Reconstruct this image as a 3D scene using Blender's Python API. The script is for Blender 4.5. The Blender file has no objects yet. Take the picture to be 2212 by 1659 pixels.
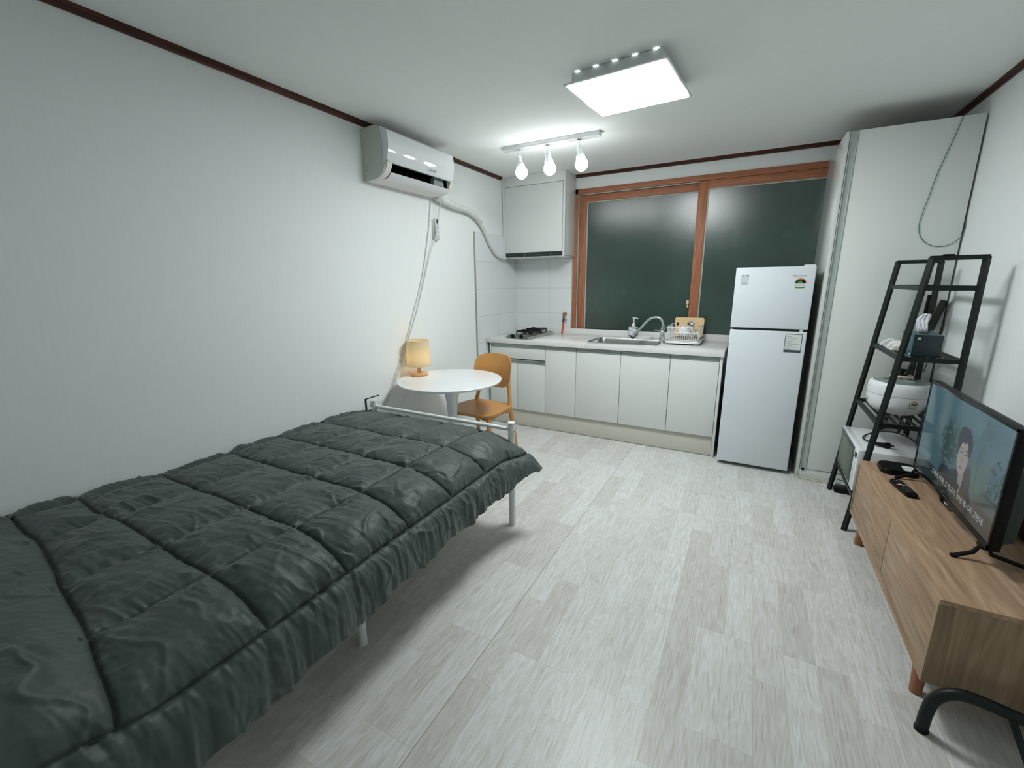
import bpy, bmesh, math, random
import numpy as np
from mathutils import Vector, Matrix, Euler
random.seed(7)
rng = np.random.RandomState(11)
PI = math.pi
sc = bpy.context.scene
C = sc.collection

# ---------------------------------------------------------------- camera, world, exposure
cam_d = bpy.data.cameras.new('camera')
cam = bpy.data.objects.new('camera', cam_d); C.objects.link(cam)
CX, CY, CZ, YAW, PITCH, ROLL, FPX = 2.23142, -4.18148, 1.37105, 0.501055, -0.231679, -0.0104626, 933.246
_f = Vector((-math.sin(YAW)*math.cos(PITCH), math.cos(YAW)*math.cos(PITCH), math.sin(PITCH)))
_r = Vector((math.cos(YAW), math.sin(YAW), 0)); _u = _r.cross(_f)
_r2 = _r*math.cos(ROLL) + _u*math.sin(ROLL); _u2 = -_r*math.sin(ROLL) + _u*math.cos(ROLL)
cam.matrix_world = Matrix(((_r2.x, _u2.x, -_f.x, CX), (_r2.y, _u2.y, -_f.y, CY), (_r2.z, _u2.z, -_f.z, CZ), (0, 0, 0, 1)))
cam_d.sensor_width = 36.0; cam_d.lens = FPX/2212*36.0
cam_d.clip_start = 0.02
sc.camera = cam
w = bpy.data.worlds.new('night'); sc.world = w; w.use_nodes = True
w.node_tree.nodes['Background'].inputs[0].default_value = (0.01, 0.016, 0.02, 1)
w.node_tree.nodes['Background'].inputs[1].default_value = 0.3
sc.view_settings.view_transform = 'Standard'; sc.view_settings.look = 'None'
sc.view_settings.gamma = 1.0; sc.view_settings.exposure = 1.55
sc.view_settings.use_curve_mapping = False
LAMP_E = 17.0      # radiance of the ceiling panel
BULB_E = 10.0      # radiance of the globe bulbs

# ---------------------------------------------------------------- materials
def lin(c):
    return tuple(((x/255)/12.92 if x/255 <= .04045 else ((x/255+.055)/1.055)**2.4) for x in c)
def mat(name, col, rough=.5, metal=0, spec=.5, emis=None, es=0, coat=0, trans=0, alpha=1, sheen=0):
    m = bpy.data.materials.new(name); m.use_nodes = True
    b = m.node_tree.nodes['Principled BSDF']
    b.inputs['Base Color'].default_value = (*col, 1)
    b.inputs['Roughness'].default_value = rough
    b.inputs['Metallic'].default_value = metal
    b.inputs['Specular IOR Level'].default_value = spec
    b.inputs['Coat Weight'].default_value = coat
    b.inputs['Transmission Weight'].default_value = trans
    b.inputs['Sheen Weight'].default_value = sheen
    if emis:
        b.inputs['Emission Color'].default_value = (*emis, 1); b.inputs['Emission Strength'].default_value = es
    return m
def N(m, t, **kw):
    n = m.node_tree.nodes.new(t)
    for k, v in kw.items():
        if k.startswith('i_'): n.inputs[k[2:].replace('_', ' ')].default_value = v
        else: setattr(n, k, v)
    return n
def L(m, a, b): m.node_tree.links.new(a, b)
def bsdf(m): return m.node_tree.nodes['Principled BSDF']
def ramp(m, fac, stops):
    r = N(m, 'ShaderNodeValToRGB'); e = r.color_ramp.elements
    while len(e) < len(stops): e.new(.5)
    for k, (p, c) in enumerate(stops): e[k].position = p; e[k].color = (*c, 1)
    L(m, fac, r.inputs['Fac']); return r.outputs['Color']
def coords(m, scale=(1, 1, 1), loc=(0, 0, 0), rot=(0, 0, 0)):
    g = N(m, 'ShaderNodeNewGeometry'); mp = N(m, 'ShaderNodeMapping')
    mp.inputs['Scale'].default_value = scale; mp.inputs['Location'].default_value = loc; mp.inputs['Rotation'].default_value = rot
    L(m, g.outputs['Position'], mp.inputs['Vector']); return mp.outputs['Vector']
def bump(m, h, strength=.1, dist=.01):
    b = N(m, 'ShaderNodeBump'); b.inputs['Strength'].default_value = strength; b.inputs['Distance'].default_value = dist
    L(m, h, b.inputs['Height']); L(m, b.outputs['Normal'], bsdf(m).inputs['Normal'])
def noisy(m, c1, c2, scale=(20, 20, 20), detail=4, b=0, bd=.002, lo=.35, hi=.65):
    v = coords(m, scale); n = N(m, 'ShaderNodeTexNoise'); n.inputs['Scale'].default_value = 1; n.inputs['Detail'].default_value = detail
    L(m, v, n.inputs['Vector']); col = ramp(m, n.outputs['Fac'], [(lo, c1), (hi, c2)])
    L(m, col, bsdf(m).inputs['Base Color'])
    if b: bump(m, n.outputs['Fac'], b, bd)
    return m

WALLC = (.84, .875, .87)
wallpaper = noisy(mat('wallpaper', WALLC, .75, spec=.3), (.835, .87, .865), (.85, .885, .88), (90, 90, 6), 5, .12, .001)
wallpaper_r = noisy(mat('wallpaper_right', WALLC, .75, spec=.3), (.82, .855, .85), (.835, .87, .865), (120, 120, 10), 5, .12, .001)
ceil_m = noisy(mat('ceiling_paper', (.72, .76, .75), .8, spec=.25), (.90, .925, .91), (.91, .935, .92), (30, 30, 30), 3, .05, .001)

def tile_mat(name, axis, off):
    m = mat(name, (.78, .81, .82), .22, spec=.5)
    g = N(m, 'ShaderNodeNewGeometry'); sp = N(m, 'ShaderNodeSeparateXYZ'); cb = N(m, 'ShaderNodeCombineXYZ')
    L(m, g.outputs['Position'], sp.inputs[0])
    a1 = N(m, 'ShaderNodeMath', operation='MULTIPLY_ADD'); a1.inputs[1].default_value = 1 if axis == 'X' else -1; a1.inputs[2].default_value = off + 4
    L(m, sp.outputs[axis], a1.inputs[0]); L(m, a1.outputs[0], cb.inputs['X'])
    a2 = N(m, 'ShaderNodeMath', operation='ADD'); a2.inputs[1].default_value = 2.5 - 1.8075
    L(m, sp.outputs['Z'], a2.inputs[0]); L(m, a2.outputs[0], cb.inputs['Y'])
    br = N(m, 'ShaderNodeTexBrick'); br.offset = 0; br.squash = 1
    for k, v in (('Scale', 1), ('Mortar Size', .0016), ('Mortar Smooth', .3), ('Bias', 0), ('Brick Width', .4), ('Row Height', .25)):
        br.inputs[k].default_value = v
    br.inputs['Color1'].default_value = (.80, .83, .84, 1); br.inputs['Color2'].default_value = (.765, .80, .805, 1); br.inputs['Mortar'].default_value = (.50, .52, .52, 1)
    L(m, cb.outputs[0], br.inputs['Vector']); L(m, br.outputs['Color'], bsdf(m).inputs['Base Color'])
    bump(m, br.outputs['Fac'], -.15, .002); return m
tile_l = tile_mat('tile_left', 'Y', .015)
tile_b = tile_mat('tile_back', 'X', .006)

def floor_mat():
    m = mat('floor_vinyl', (.6, .6, .57), .38, spec=.45)
    g = N(m, 'ShaderNodeNewGeometry'); sp = N(m, 'ShaderNodeSeparateXYZ'); cb = N(m, 'ShaderNodeCombineXYZ')
    L(m, g.outputs['Position'], sp.inputs[0])
    a = N(m, 'ShaderNodeMath', operation='ADD'); a.inputs[1].default_value = 20.0
    b_ = N(m, 'ShaderNodeMath', operation='ADD'); b_.inputs[1].default_value = 3.93
    L(m, sp.outputs['Y'], a.inputs[0]); L(m, sp.outputs['X'], b_.inputs[0])
    L(m, a.outputs[0], cb.inputs['X']); L(m, b_.outputs[0], cb.inputs['Y'])
    br = N(m, 'ShaderNodeTexBrick'); br.offset = .37; br.offset_frequency = 3; br.squash = 1
    for k, v in (('Scale', 1), ('Mortar Size', .0007), ('Mortar Smooth', .2), ('Bias', 0), ('Brick Width', .46), ('Row Height', .1)):
        br.inputs[k].default_value = v
    br.inputs['Color1'].default_value = (0, 0, 0, 1); br.inputs['Color2'].default_value = (1, 1, 1, 1); br.inputs['Mortar'].default_value = (.2, .2, .2, 1)
    L(m, cb.outputs[0], br.inputs['Vector'])
    # second brick layer staggers the tone so boards look random
    # grain
    mp = N(m, 'ShaderNodeMapping'); mp.inputs['Scale'].default_value = (130, 9, 1); L(m, g.outputs['Position'], mp.inputs[0])
    addv = N(m, 'ShaderNodeMix', data_type='RGBA', blend_type='ADD'); addv.inputs[0].default_value = 1
    sc_ = N(m, 'ShaderNodeVectorMath', operation='SCALE'); sc_.inputs['Scale'].default_value = 13.0
    L(m, br.outputs['Color'], sc_.inputs[0])
    va = N(m, 'ShaderNodeVectorMath', operation='ADD'); L(m, mp.outputs[0], va.inputs[0]); L(m, sc_.outputs[0], va.inputs[1])
    n = N(m, 'ShaderNodeTexNoise'); n.inputs['Scale'].default_value = 1.3; n.inputs['Detail'].default_value = 6; n.inputs['Distortion'].default_value = .5
    L(m, va.outputs[0], n.inputs['Vector'])
    # cathedral figure: bands of a low-frequency field
    mp2 = N(m, 'ShaderNodeMapping'); mp2.inputs['Scale'].default_value = (9, 1.6, 1); L(m, g.outputs['Position'], mp2.inputs[0])
    va2 = N(m, 'ShaderNodeVectorMath', operation='ADD'); L(m, mp2.outputs[0], va2.inputs[0]); L(m, sc_.outputs[0], va2.inputs[1])
    n2 = N(m, 'ShaderNodeTexNoise'); n2.inputs['Scale'].default_value = 1; n2.inputs['Detail'].default_value = 2
    L(m, va2.outputs[0], n2.inputs['Vector'])
    mu = N(m, 'ShaderNodeMath', operation='MULTIPLY'); mu.inputs[1].default_value = 95; L(m, n2.outputs['Fac'], mu.inputs[0])
    sn = N(m, 'ShaderNodeMath', operation='SINE'); L(m, mu.outputs[0], sn.inputs[0])
    c1 = ramp(m, n.outputs['Fac'], [(.30, (.56, .55, .51)), (.50, (.68, .692, .68)), (.7, (.72, .738, .732))])
    fig = ramp(m, sn.outputs[0], [(.0, (.93, .92, .90)), (.9, (1, 1, 1))])
    tone = ramp(m, br.outputs['Color'], [(0, (.88, .87, .85)), (.45, (.98, .98, .98)), (1, (1.05, 1.06, 1.07))])
    m1 = N(m, 'ShaderNodeMix', data_type='RGBA', blend_type='MULTIPLY'); m1.inputs[0].default_value = 1
    L(m, c1, m1.inputs[6]); L(m, fig, m1.inputs[7])
    m2 = N(m, 'ShaderNodeMix', data_type='RGBA', blend_type='MULTIPLY'); m2.inputs[0].default_value = 1
    L(m, m1.outputs[2], m2.inputs[6]); L(m, tone, m2.inputs[7])
    mo = N(m, 'ShaderNodeMix', data_type='RGBA', blend_type='MULTIPLY'); mo.inputs[0].default_value = 1
    mor = ramp(m, br.outputs['Fac'], [(0, (1, 1, 1)), (1, (.84, .83, .80))])
    L(m, m2.outputs[2], mo.inputs[6]); L(m, mor, mo.inputs[7])
    # the butt seam between two vinyl sheets
    d = N(m, 'ShaderNodeMath', operation='SUBTRACT'); d.inputs[1].default_value = 1.4688; L(m, sp.outputs['X'], d.inputs[0])
    ab = N(m, 'ShaderNodeMath', operation='ABSOLUTE'); L(m, d.outputs[0], ab.inputs[0])
    lt = N(m, 'ShaderNodeMath', operation='LESS_THAN'); lt.inputs[1].default_value = .0013; L(m, ab.outputs[0], lt.inputs[0])
    ms = N(m, 'ShaderNodeMix', data_type='RGBA'); ms.inputs[7].default_value = (.26, .25, .22, 1)
    L(m, lt.outputs[0], ms.inputs[0]); L(m, mo.outputs[2], ms.inputs[6])
    L(m, ms.outputs[2], bsdf(m).inputs['Base Color'])
    bump(m, n.outputs['Fac'], .08, .002)
    return m
floor_m = floor_mat()

def wood_mat(name, dark, mid, light, axis='Y', scale=1.0, rough=.45):
    m = mat(name, mid, rough, spec=.35)
    s = {'X': (3, 60, 60), 'Y': (60, 3, 60), 'Z': (60, 60, 3)}[axis]
    v = coords(m, tuple(x*scale for x in s))
    n = N(m, 'ShaderNodeTexNoise'); n.inputs['Scale'].default_value = 1; n.inputs['Detail'].default_value = 6; n.inputs['Distortion'].default_value = .6
    L(m, v, n.inputs['Vector'])
    s2 = {'X': (.8, 9, 9), 'Y': (9, .8, 9), 'Z': (9, 9, .8)}[axis]
    v2 = coords(m, tuple(x*scale for x in s2))
    n2 = N(m, 'ShaderNodeTexNoise'); n2.inputs['Scale'].default_value = 1; n2.inputs['Detail'].default_value = 2; L(m, v2, n2.inputs['Vector'])
    mu = N(m, 'ShaderNodeMath', operation='MULTIPLY'); mu.inputs[1].default_value = 70; L(m, n2.outputs['Fac'], mu.inputs[0])
    sn = N(m, 'ShaderNodeMath', operation='SINE'); L(m, mu.outputs[0], sn.inputs[0])
    c1 = ramp(m, n.outputs['Fac'], [(.3, dark), (.5, mid), (.72, light)])
    fg = ramp(m, sn.outputs[0], [(0, (.86, .85, .83)), (.9, (1, 1, 1))])
    mx = N(m, 'ShaderNodeMix', data_type='RGBA', blend_type='MULTIPLY'); mx.inputs[0].default_value = 1
    L(m, c1, mx.inputs[6]); L(m, fg, mx.inputs[7]); L(m, mx.outputs[2], bsdf(m).inputs['Base Color'])
    bump(m, n.outputs['Fac'], .06, .001)
    return m
oak_y = wood_mat('oak_along_y', (.31, .195, .115), (.43, .285, .18), (.50, .35, .23), 'Y')
oak_z = wood_mat('oak_end', (.25, .17, .10), (.34, .235, .145), (.40, .285, .18), 'Z')
leg_wood = wood_mat('leg_wood', (.33, .13, .075), (.42, .18, .10), (.48, .22, .13), 'Z')
frame_wood_h = wood_mat('window_brown_h', (.36, .13, .065), (.43, .165, .085), (.48, .20, .105), 'X', 1.5)
frame_wood_v = wood_mat('window_brown_v', (.37, .135, .065), (.44, .17, .085), (.50, .21, .11), 'Z', 1.5)
crown_m = wood_mat('crown_brown', (.035, .010, .007), (.075, .022, .015), (.15, .05, .035), 'Y', 1.2, .35)
crown_x = wood_mat('crown_brown_x', (.035, .010, .007), (.075, .022, .015), (.15, .05, .035), 'X', 1.2, .35)
pale_wood = wood_mat('pale_wood', (.62, .38, .17), (.72, .46, .22), (.80, .55, .30), 'X', 1)
white_lam = mat('white_laminate', (.74, .76, .745), .32, spec=.45)
cab_side = mat('cabinet_carcass', (.70, .715, .685), .4)
cab_shade = mat('cabinet_gap_shade', (.16, .18, .16), .6)  # dark colour stands in for the shade in cabinet door gaps
handle_m = mat('handle_aluminium', (.40, .46, .44), .35, metal=.3)
toe_m = mat('toe_kick', (.64, .625, .55), .45)
gloss_white = mat('gloss_white_panel', (.70, .72, .70), .12, spec=.5)
closet_m = mat('closet_door', (.76, .79, .765), .38)
alu = mat('aluminium', (.50, .55, .53), .35, metal=.35)
alu_dark = mat('aluminium_shadow', (.02, .025, .022), .5, spec=.2)
steel = mat('stainless_steel', (.55, .56, .53), .25, metal=1)
chrome = mat('chrome', (.75, .77, .76), .08, metal=1)
counter_m = noisy(mat('countertop_stone', (.78, .78, .77), .22, spec=.5), (.73, .73, .72), (.80, .80, .80), (260, 260, 260), 3)
white_pl = mat('white_plastic', (.76, .78, .79), .3)
white_gl = mat('white_gloss_plastic', (.80, .82, .85), .07, spec=.6)
warm_pl = mat('warm_white_plastic', (.80, .76, .73), .4)
grey_pl = mat('grey_side_plastic', (.52, .54, .50), .45)
fridge_m = mat('fridge_door', (.72, .775, .82), .3, spec=.5)
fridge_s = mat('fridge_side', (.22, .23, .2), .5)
white_metal = mat('white_painted_metal', (.78, .81, .80), .3)
table_m = mat('table_white', (.80, .83, .85), .2)
black = mat('black_plastic', (.005, .006, .006), .4, spec=.18)
black_gl = mat('black_gloss', (.004, .005, .005), .15, spec=.25)
rack_m = mat('black_steel', (.007, .013, .011), .45, spec=.28)
iron = mat('cast_iron', (.005, .005, .005), .5, spec=.2)
pole_m = mat('dark_grey_pole', (.045, .052, .045), .5, spec=.2)
dark_gap = mat('dark_gap', (.004, .005, .004), .8)
hood_blk = mat('hood_black', (.02, .03, .028), .25)
mustard = noisy(mat('mustard_plastic', (.55, .27, .075), .38, spec=.45), (.53, .255, .07), (.57, .285, .085), (15, 15, 15), 3)
cream = mat('cream_plastic', (.75, .62, .42), .5)
board_m = mat('cutting_board_beige', (.78, .56, .32), .45)
porcelain = mat('porcelain', (.80, .82, .83), .12, spec=.6)
cloth_w = mat('tissue_paper', (.85, .87, .90), .9, spec=.1)
teal_box = mat('tissue_box_teal', (.035, .10, .115), .4)
navy_box = mat('tissue_box_navy', (.014, .032, .042), .4)
duct_m = noisy(mat('duct_tape_white', (.72, .73, .70), .4), (.66, .67, .63), (.76, .77, .75), (30, 30, 30), 3, .4, .004)
cable_w = mat('white_cable', (.66, .67, .66), .45)
cable_b = mat('black_cable', (.01, .01, .01), .4)
cable_t = mat('teal_cable', (.03, .13, .14), .4)
brass = mat('brass', (.38, .30, .16), .35, metal=.9)
red_hose = mat('red_hose', (.62, .10, .03), .4)
blue_pl = mat('blue_plastic', (.12, .18, .45), .4)
purple = mat('purple_label', (.17, .09, .22), .5)
ink = mat('ink_dark', (.05, .06, .06), .5)
ink_l = mat('ink_grey', (.30, .32, .33), .5)
ink_g = mat('ink_green', (.05, .22, .05), .5)
ink_r = mat('ink_red', (.45, .03, .03), .5)
ink_o = mat('ink_orange', (.65, .22, .08), .5)
paper = mat('label_paper', (.72, .77, .76), .5)
mw_glass = mat('microwave_window', (.12, .14, .115), .25, spec=.3)
mw_rim = mat('microwave_window_rim', (.07, .085, .07), .35, spec=.3)
aqua = mat('aqua_print', (.03, .38, .48), .5)
wall_in = mat('cavity_black', (.002, .002, .002), 1, spec=0)
rubber = mat('pale_glazing_strip', (.42, .50, .47), .4)

def glass_night():
    m = mat('frosted_night_glass', (.02, .06, .045), .21, spec=1.0, trans=0.0)
    v = coords(m, (260, 260, 260)); n = N(m, 'ShaderNodeTexNoise'); n.inputs['Scale'].default_value = 1; n.inputs['Detail'].default_value = 3
    L(m, v, n.inputs['Vector']); bump(m, n.outputs['Fac'], .25, .002)
    v2 = coords(m, (2.2, 2.2, 2.2)); n2 = N(m, 'ShaderNodeTexNoise'); n2.inputs['Scale'].default_value = 1; L(m, v2, n2.inputs['Vector'])
    c = ramp(m, n2.outputs['Fac'], [(.35, (.014, .042, .030)), (.65, (.028, .072, .055))]); L(m, c, bsdf(m).inputs['Base Color'])
    b = bsdf(m); b.inputs['Transmission Weight'].default_value = .1; b.inputs['IOR'].default_value = 1.6
    return m
night_glass = glass_night()

def comforter_mat():
    m = mat('comforter_satin', (.05, .064, .06), .52, spec=.42, sheen=.12)
    v = coords(m, (900, 900, 900)); n = N(m, 'ShaderNodeTexNoise'); n.inputs['Scale'].default_value = 1; n.inputs['Detail'].default_value = 2
    L(m, v, n.inputs['Vector']); bump(m, n.outputs['Fac'], .06, .0006)
    v2 = coords(m, (7, 7, 7)); n2 = N(m, 'ShaderNodeTexNoise'); n2.inputs['Scale'].default_value = 1; n2.inputs['Detail'].default_value = 3; L(m, v2, n2.inputs['Vector'])
    c = ramp(m, n2.outputs['Fac'], [(.35, (.046, .064, .058)), (.65, (.060, .080, .073))]); L(m, c, bsdf(m).inputs['Base Color'])
    return m
comf_m = comforter_mat()

def emit(name, col, s):
    m = bpy.data.materials.new(name); m.use_nodes = True; nt = m.node_tree; nt.nodes.clear()
    e = nt.nodes.new('ShaderNodeEmission'); o = nt.nodes.new('ShaderNodeOutputMaterial')
    e.inputs[0].default_value = (*col, 1); e.inputs[1].default_value = s; nt.links.new(e.outputs[0], o.inputs[0]); return m
lamp_e = emit('panel_light', (.95, 1.0, 1.0), LAMP_E)
bulb_e = emit('bulb_light', (.97, 1.0, 1.0), BULB_E)
slot_e = emit('slot_light', (.93, 1.0, 1.0), 5)

# ---------------------------------------------------------------- geometry helpers
def nb(): return bmesh.new()
def box(bm, x0, x1, y0, y1, z0, z1, bev=0, seg=2, M=None):
    r = bmesh.ops.create_cube(bm, size=1)
    vs = r['verts']
    bmesh.ops.transform(bm, matrix=Matrix.Translation(((x0+x1)/2, (y0+y1)/2, (z0+z1)/2)) @ Matrix.Diagonal((abs(x1-x0), abs(y1-y0), abs(z1-z0), 1)), verts=vs)
    if bev:
        es = list({e for v in vs for e in v.link_edges})
        r2 = bmesh.ops.bevel(bm, geom=es, offset=bev, segments=seg, affect='EDGES', profile=.5)
        vs = list({v for f in r2['faces'] for v in f.verts} | {v for v in vs if v.is_valid})
    if M is not None: bmesh.ops.transform(bm, matrix=M, verts=[v for v in vs if v.is_valid])
    return vs
def cyl(bm, p0, p1, r0, r1=None, seg=24, caps=True):
    p0 = Vector(p0); p1 = Vector(p1); r1 = r0 if r1 is None else r1
    d = p1-p0; q = d.to_track_quat('Z', 'Y').to_matrix().to_4x4()
    bmesh.ops.create_cone(bm, cap_ends=caps, segments=seg, radius1=r0, radius2=r1, depth=d.length, matrix=Matrix.Translation((p0+p1)/2) @ q)
def sph(bm, c, r, seg=24, scale=(1, 1, 1)):
    bmesh.ops.create_uvsphere(bm, u_segments=seg, v_segments=seg//2, radius=r, matrix=Matrix.Translation(c) @ Matrix.Diagonal((*scale, 1)))
def smooth_path(pts, n=8):
    P = [Vector(p) for p in pts]; out = []
    if len(P) < 3: return P
    for i in range(len(P)-1):
        a = P[max(i-1, 0)]; b = P[i]; c = P[i+1]; d = P[min(i+2, len(P)-1)]
        for k in range(n):
            t = k/n
            out.append(.5*((2*b)+(c-a)*t+(2*a-5*b+4*c-d)*t*t+(3*b-a-3*c+d)*t**3))
    out.append(P[-1]); return out
def tube(bm, pts, r, seg=10, smooth=8, square=False, caps=True, flat=1):
    P = smooth_path(pts, smooth) if smooth else [Vector(p) for p in pts]
    rs = r if isinstance(r, (list, tuple)) else None
    rings = []; prev = None
    for i, p in enumerate(P):
        t = (P[min(i+1, len(P)-1)]-P[max(i-1, 0)]).normalized()
        if prev is None:
            u = t.orthogonal() if abs(t.z) > .99 else t.cross(Vector((0, 0, 1)))
            u.normalize()
        else:
            u = prev - t*prev.dot(t); u.normalize()
        prev = u; v = t.cross(u)
        rad = rs[0]+(rs[1]-rs[0])*i/(len(P)-1) if rs else r
        ring = []
        n = 4 if square else seg
        for k in range(n):
            a = 2*PI*k/n + (PI/4 if square else 0)
            q = rad*(1.414 if square else 1)
            ring.append(bm.verts.new(p+u*math.cos(a)*q+v*math.sin(a)*q*flat))
        rings.append(ring)
    for a, b in zip(rings, rings[1:]):
        n = len(a)
        for k in range(n): bm.faces.new((a[k], a[(k+1) % n], b[(k+1) % n], b[k]))
    if caps: bm.faces.new(rings[0][::-1]); bm.faces.new(rings[-1])
def lathe(bm, c, prof, seg=40, M=None, caps=True):
    rings = []; c = Vector(c); new = []
    for r, z in prof:
        ring = [bm.verts.new(c+Vector((r*math.cos(2*PI*k/seg), r*math.sin(2*PI*k/seg), z))) for k in range(seg)]
        rings.append(ring); new += ring
    for a, b in zip(rings, rings[1:]):
        for k in range(seg): bm.faces.new((a[k], a[(k+1) % seg], b[(k+1) % seg], b[k]))
    if caps:
        bm.faces.new(rings[0][::-1]); bm.faces.new(rings[-1])
    if M is not None: bmesh.ops.transform(bm, matrix=M, verts=new)
def prism(bm, poly, axis, a, b):
    def P(u, v, t): return {'x': (t, u, v), 'y': (u, t, v), 'z': (u, v, t)}[axis]
    A = [bm.verts.new(P(u, v, a)) for u, v in poly]; B = [bm.verts.new(P(u, v, b)) for u, v in poly]
    n = len(poly)
    for k in range(n): bm.faces.new((A[k], A[(k+1) % n], B[(k+1) % n], B[k]))
    bm.faces.new(A[::-1]); bm.faces.new(B)
def rrect(cx, cy, w, h, r, n=6):
    pts = []
    for sx, sy, a0 in ((1, 1, 0), (-1, 1, PI/2), (-1, -1, PI), (1, -1, 1.5*PI)):
        for k in range(n+1):
            a = a0+PI/2*k/n
            pts.append((cx+sx*(w/2-r)+r*math.cos(a), cy+sy*(h/2-r)+r*math.sin(a)))
    return pts
def plate(bm, corners):   # thin flat decal given by corners
    bm.faces.new([bm.verts.new(c) for c in corners])

def obj(name, bm, m, parent=None, smooth=True, ang=35, local=False):
    bmesh.ops.recalc_face_normals(bm, faces=bm.faces[:])
    me = bpy.data.meshes.new(name)
    if parent is not None and not local:
        w_ = Vector(parent.get('_w', (0, 0, 0)))
        bmesh.ops.translate(bm, verts=bm.verts[:], vec=-w_)
        me['x'] = 0
    bm.to_mesh(me); bm.free()
    if m is not None: me.materials.append(m)
    if smooth:
        me.polygons.foreach_set('use_smooth', [True]*len(me.polygons)); me.set_sharp_from_angle(angle=math.radians(ang))
    o = bpy.data.objects.new(name, me); C.objects.link(o)
    if parent is not None:
        o.parent = parent; o['_w'] = tuple(parent.get('_w', (0, 0, 0)))
    else: o['_w'] = (0, 0, 0)
    return o
def thing(name, label, cat, loc=(0, 0, 0), group=None):
    o = bpy.data.objects.new(name, None); C.objects.link(o); o.location = loc; o.empty_display_size = .05
    o['label'] = label; o['category'] = cat; o['_w'] = tuple(loc)
    if group: o['group'] = group
    return o
def tag(o, label, cat, group=None):
    o['label'] = label; o['category'] = cat
    if group: o['group'] = group
    return o
def struct(name, bm=None, m=None, loc=(0, 0, 0), **kw):
    if bm is None:
        o = bpy.data.objects.new(name, None); C.objects.link(o); o.location = loc; o['_w'] = tuple(loc)
    else: o = obj(name, bm, m, **kw)
    o['kind'] = 'structure'; return o
def text(name, s, size, origin, right, up, m, parent, extrude=.0004, align='LEFT', shear=0):
    cu = bpy.data.curves.new('t', 'FONT'); cu.body = s; cu.size = size; cu.extrude = extrude; cu.align_x = align; cu.shear = shear; cu.resolution_u = 3
    to = bpy.data.objects.new('t', cu); C.objects.link(to)
    dg = bpy.context.evaluated_depsgraph_get(); dg.update()
    me = bpy.data.meshes.new_from_object(to.evaluated_get(dg)); bpy.data.objects.remove(to)
    bpy.data.curves.remove(cu)
    r = Vector(right).normalized(); u = Vector(up).normalized(); n = r.cross(u)
    M = Matrix(((r.x, u.x, n.x, origin[0]), (r.y, u.y, n.y, origin[1]), (r.z, u.z, n.z, origin[2]), (0, 0, 0, 1)))
    w_ = Vector(parent.get('_w', (0, 0, 0)))
    me.transform(Matrix.Translation(-w_) @ M); me.materials.clear(); me.materials.append(m)
    me.name = name
    o = bpy.data.objects.new(name, me); C.objects.link(o); o.parent = parent; o['_w'] = tuple(w_); return o

W = 3.243; H = 2.346; YB = -4.85
# ---------------------------------------------------------------- the room
bm = nb(); box(bm, -.1, W+.1, YB-.1, .14, -.1, 0); struct('floor', bm, floor_m, smooth=False)
bm = nb(); box(bm, -.1, W+.1, YB-.1, .14, H, H+.1); struct('ceiling', bm, ceil_m, smooth=False)
bm = nb(); box(bm, -.1, 0, YB, .14, 0, H); struct('wall_left', bm, wallpaper, smooth=False)
bm = nb(); box(bm, W, W+.1, YB, .14, 0, H); struct('wall_right', bm, wallpaper_r, smooth=False)
bm = nb(); box(bm, 0, W, YB-.1, YB, 0, H); struct('wall_front', bm, wallpaper, smooth=False)
WX0, WX1, WZ0, WZ1 = .644, 2.70, .86, 2.219
bm = nb()
box(bm, 0, WX0, 0, .14, 0, H); box(bm, WX1, W, 0, .14, 0, H)
box(bm, WX0, WX1, 0, .14, 0, WZ0); box(bm, WX0, WX1, 0, .14, WZ1, H)
struct('wall_back', bm, wallpaper, smooth=False)
# tiled fields
bm = nb(); box(bm, 0, .006, -.785, 0, 0, 1.8075); struct('wall_tiles_left', bm, tile_l, smooth=False)
bm = nb(); box(bm, .006, .634, -.006, 0, .86, 1.66); struct('wall_tiles_back', bm, tile_b, smooth=False)
bm = nb(); box(bm, 0, .011, -.797, -.785, .0, 1.812, .001); struct('trim_4', bm, mat('aged_metal_edge', (.40, .41, .36), .4, metal=.5))
bm = nb(); box(bm, .634, .6435, -.010, 0, .907, 1.60, .001); struct('trim_5', bm, alu)
# crown mouldings: grooved strip
def crown(name, axis, a, b, base, sgn, m):
    bm = nb()
    prof = [(0, 0), (.026, 0), (.026, -.005), (.021, -.007), (.021, -.012), (.016, -.014), (.016, -.020), (.011, -.023), (.009, -.027), (0, -.027)]
    poly = [(base+sgn*u, H+v) for u, v in prof]
    prism(bm, poly, 'y' if axis == 'y' else 'x', a, b)
    return struct(name, bm, m, smooth=False)
crown('trim_1', 'y', YB, -.30, 0, 1, crown_m)
bm = nb(); prism(bm, [(0-u, H+v) for u, v in [(0, 0), (.026, 0), (.026, -.005), (.021, -.007), (.021, -.012), (.016, -.014), (.016, -.020), (.011, -.023), (.009, -.027), (0, -.027)]], 'x', .662, W)
struct('trim_2', bm, crown_x, smooth=False)
crown('trim_3', 'y', YB, 0, W, -1, crown_m)
bm = nb(); box(bm, 0, .012, YB, -.80, 0, .045, .003); struct('baseboard_left', bm, white_lam)
bm = nb(); box(bm, W-.012, W, YB, -.72, 0, .06, .003); struct('baseboard_right', bm, white_lam)

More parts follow.
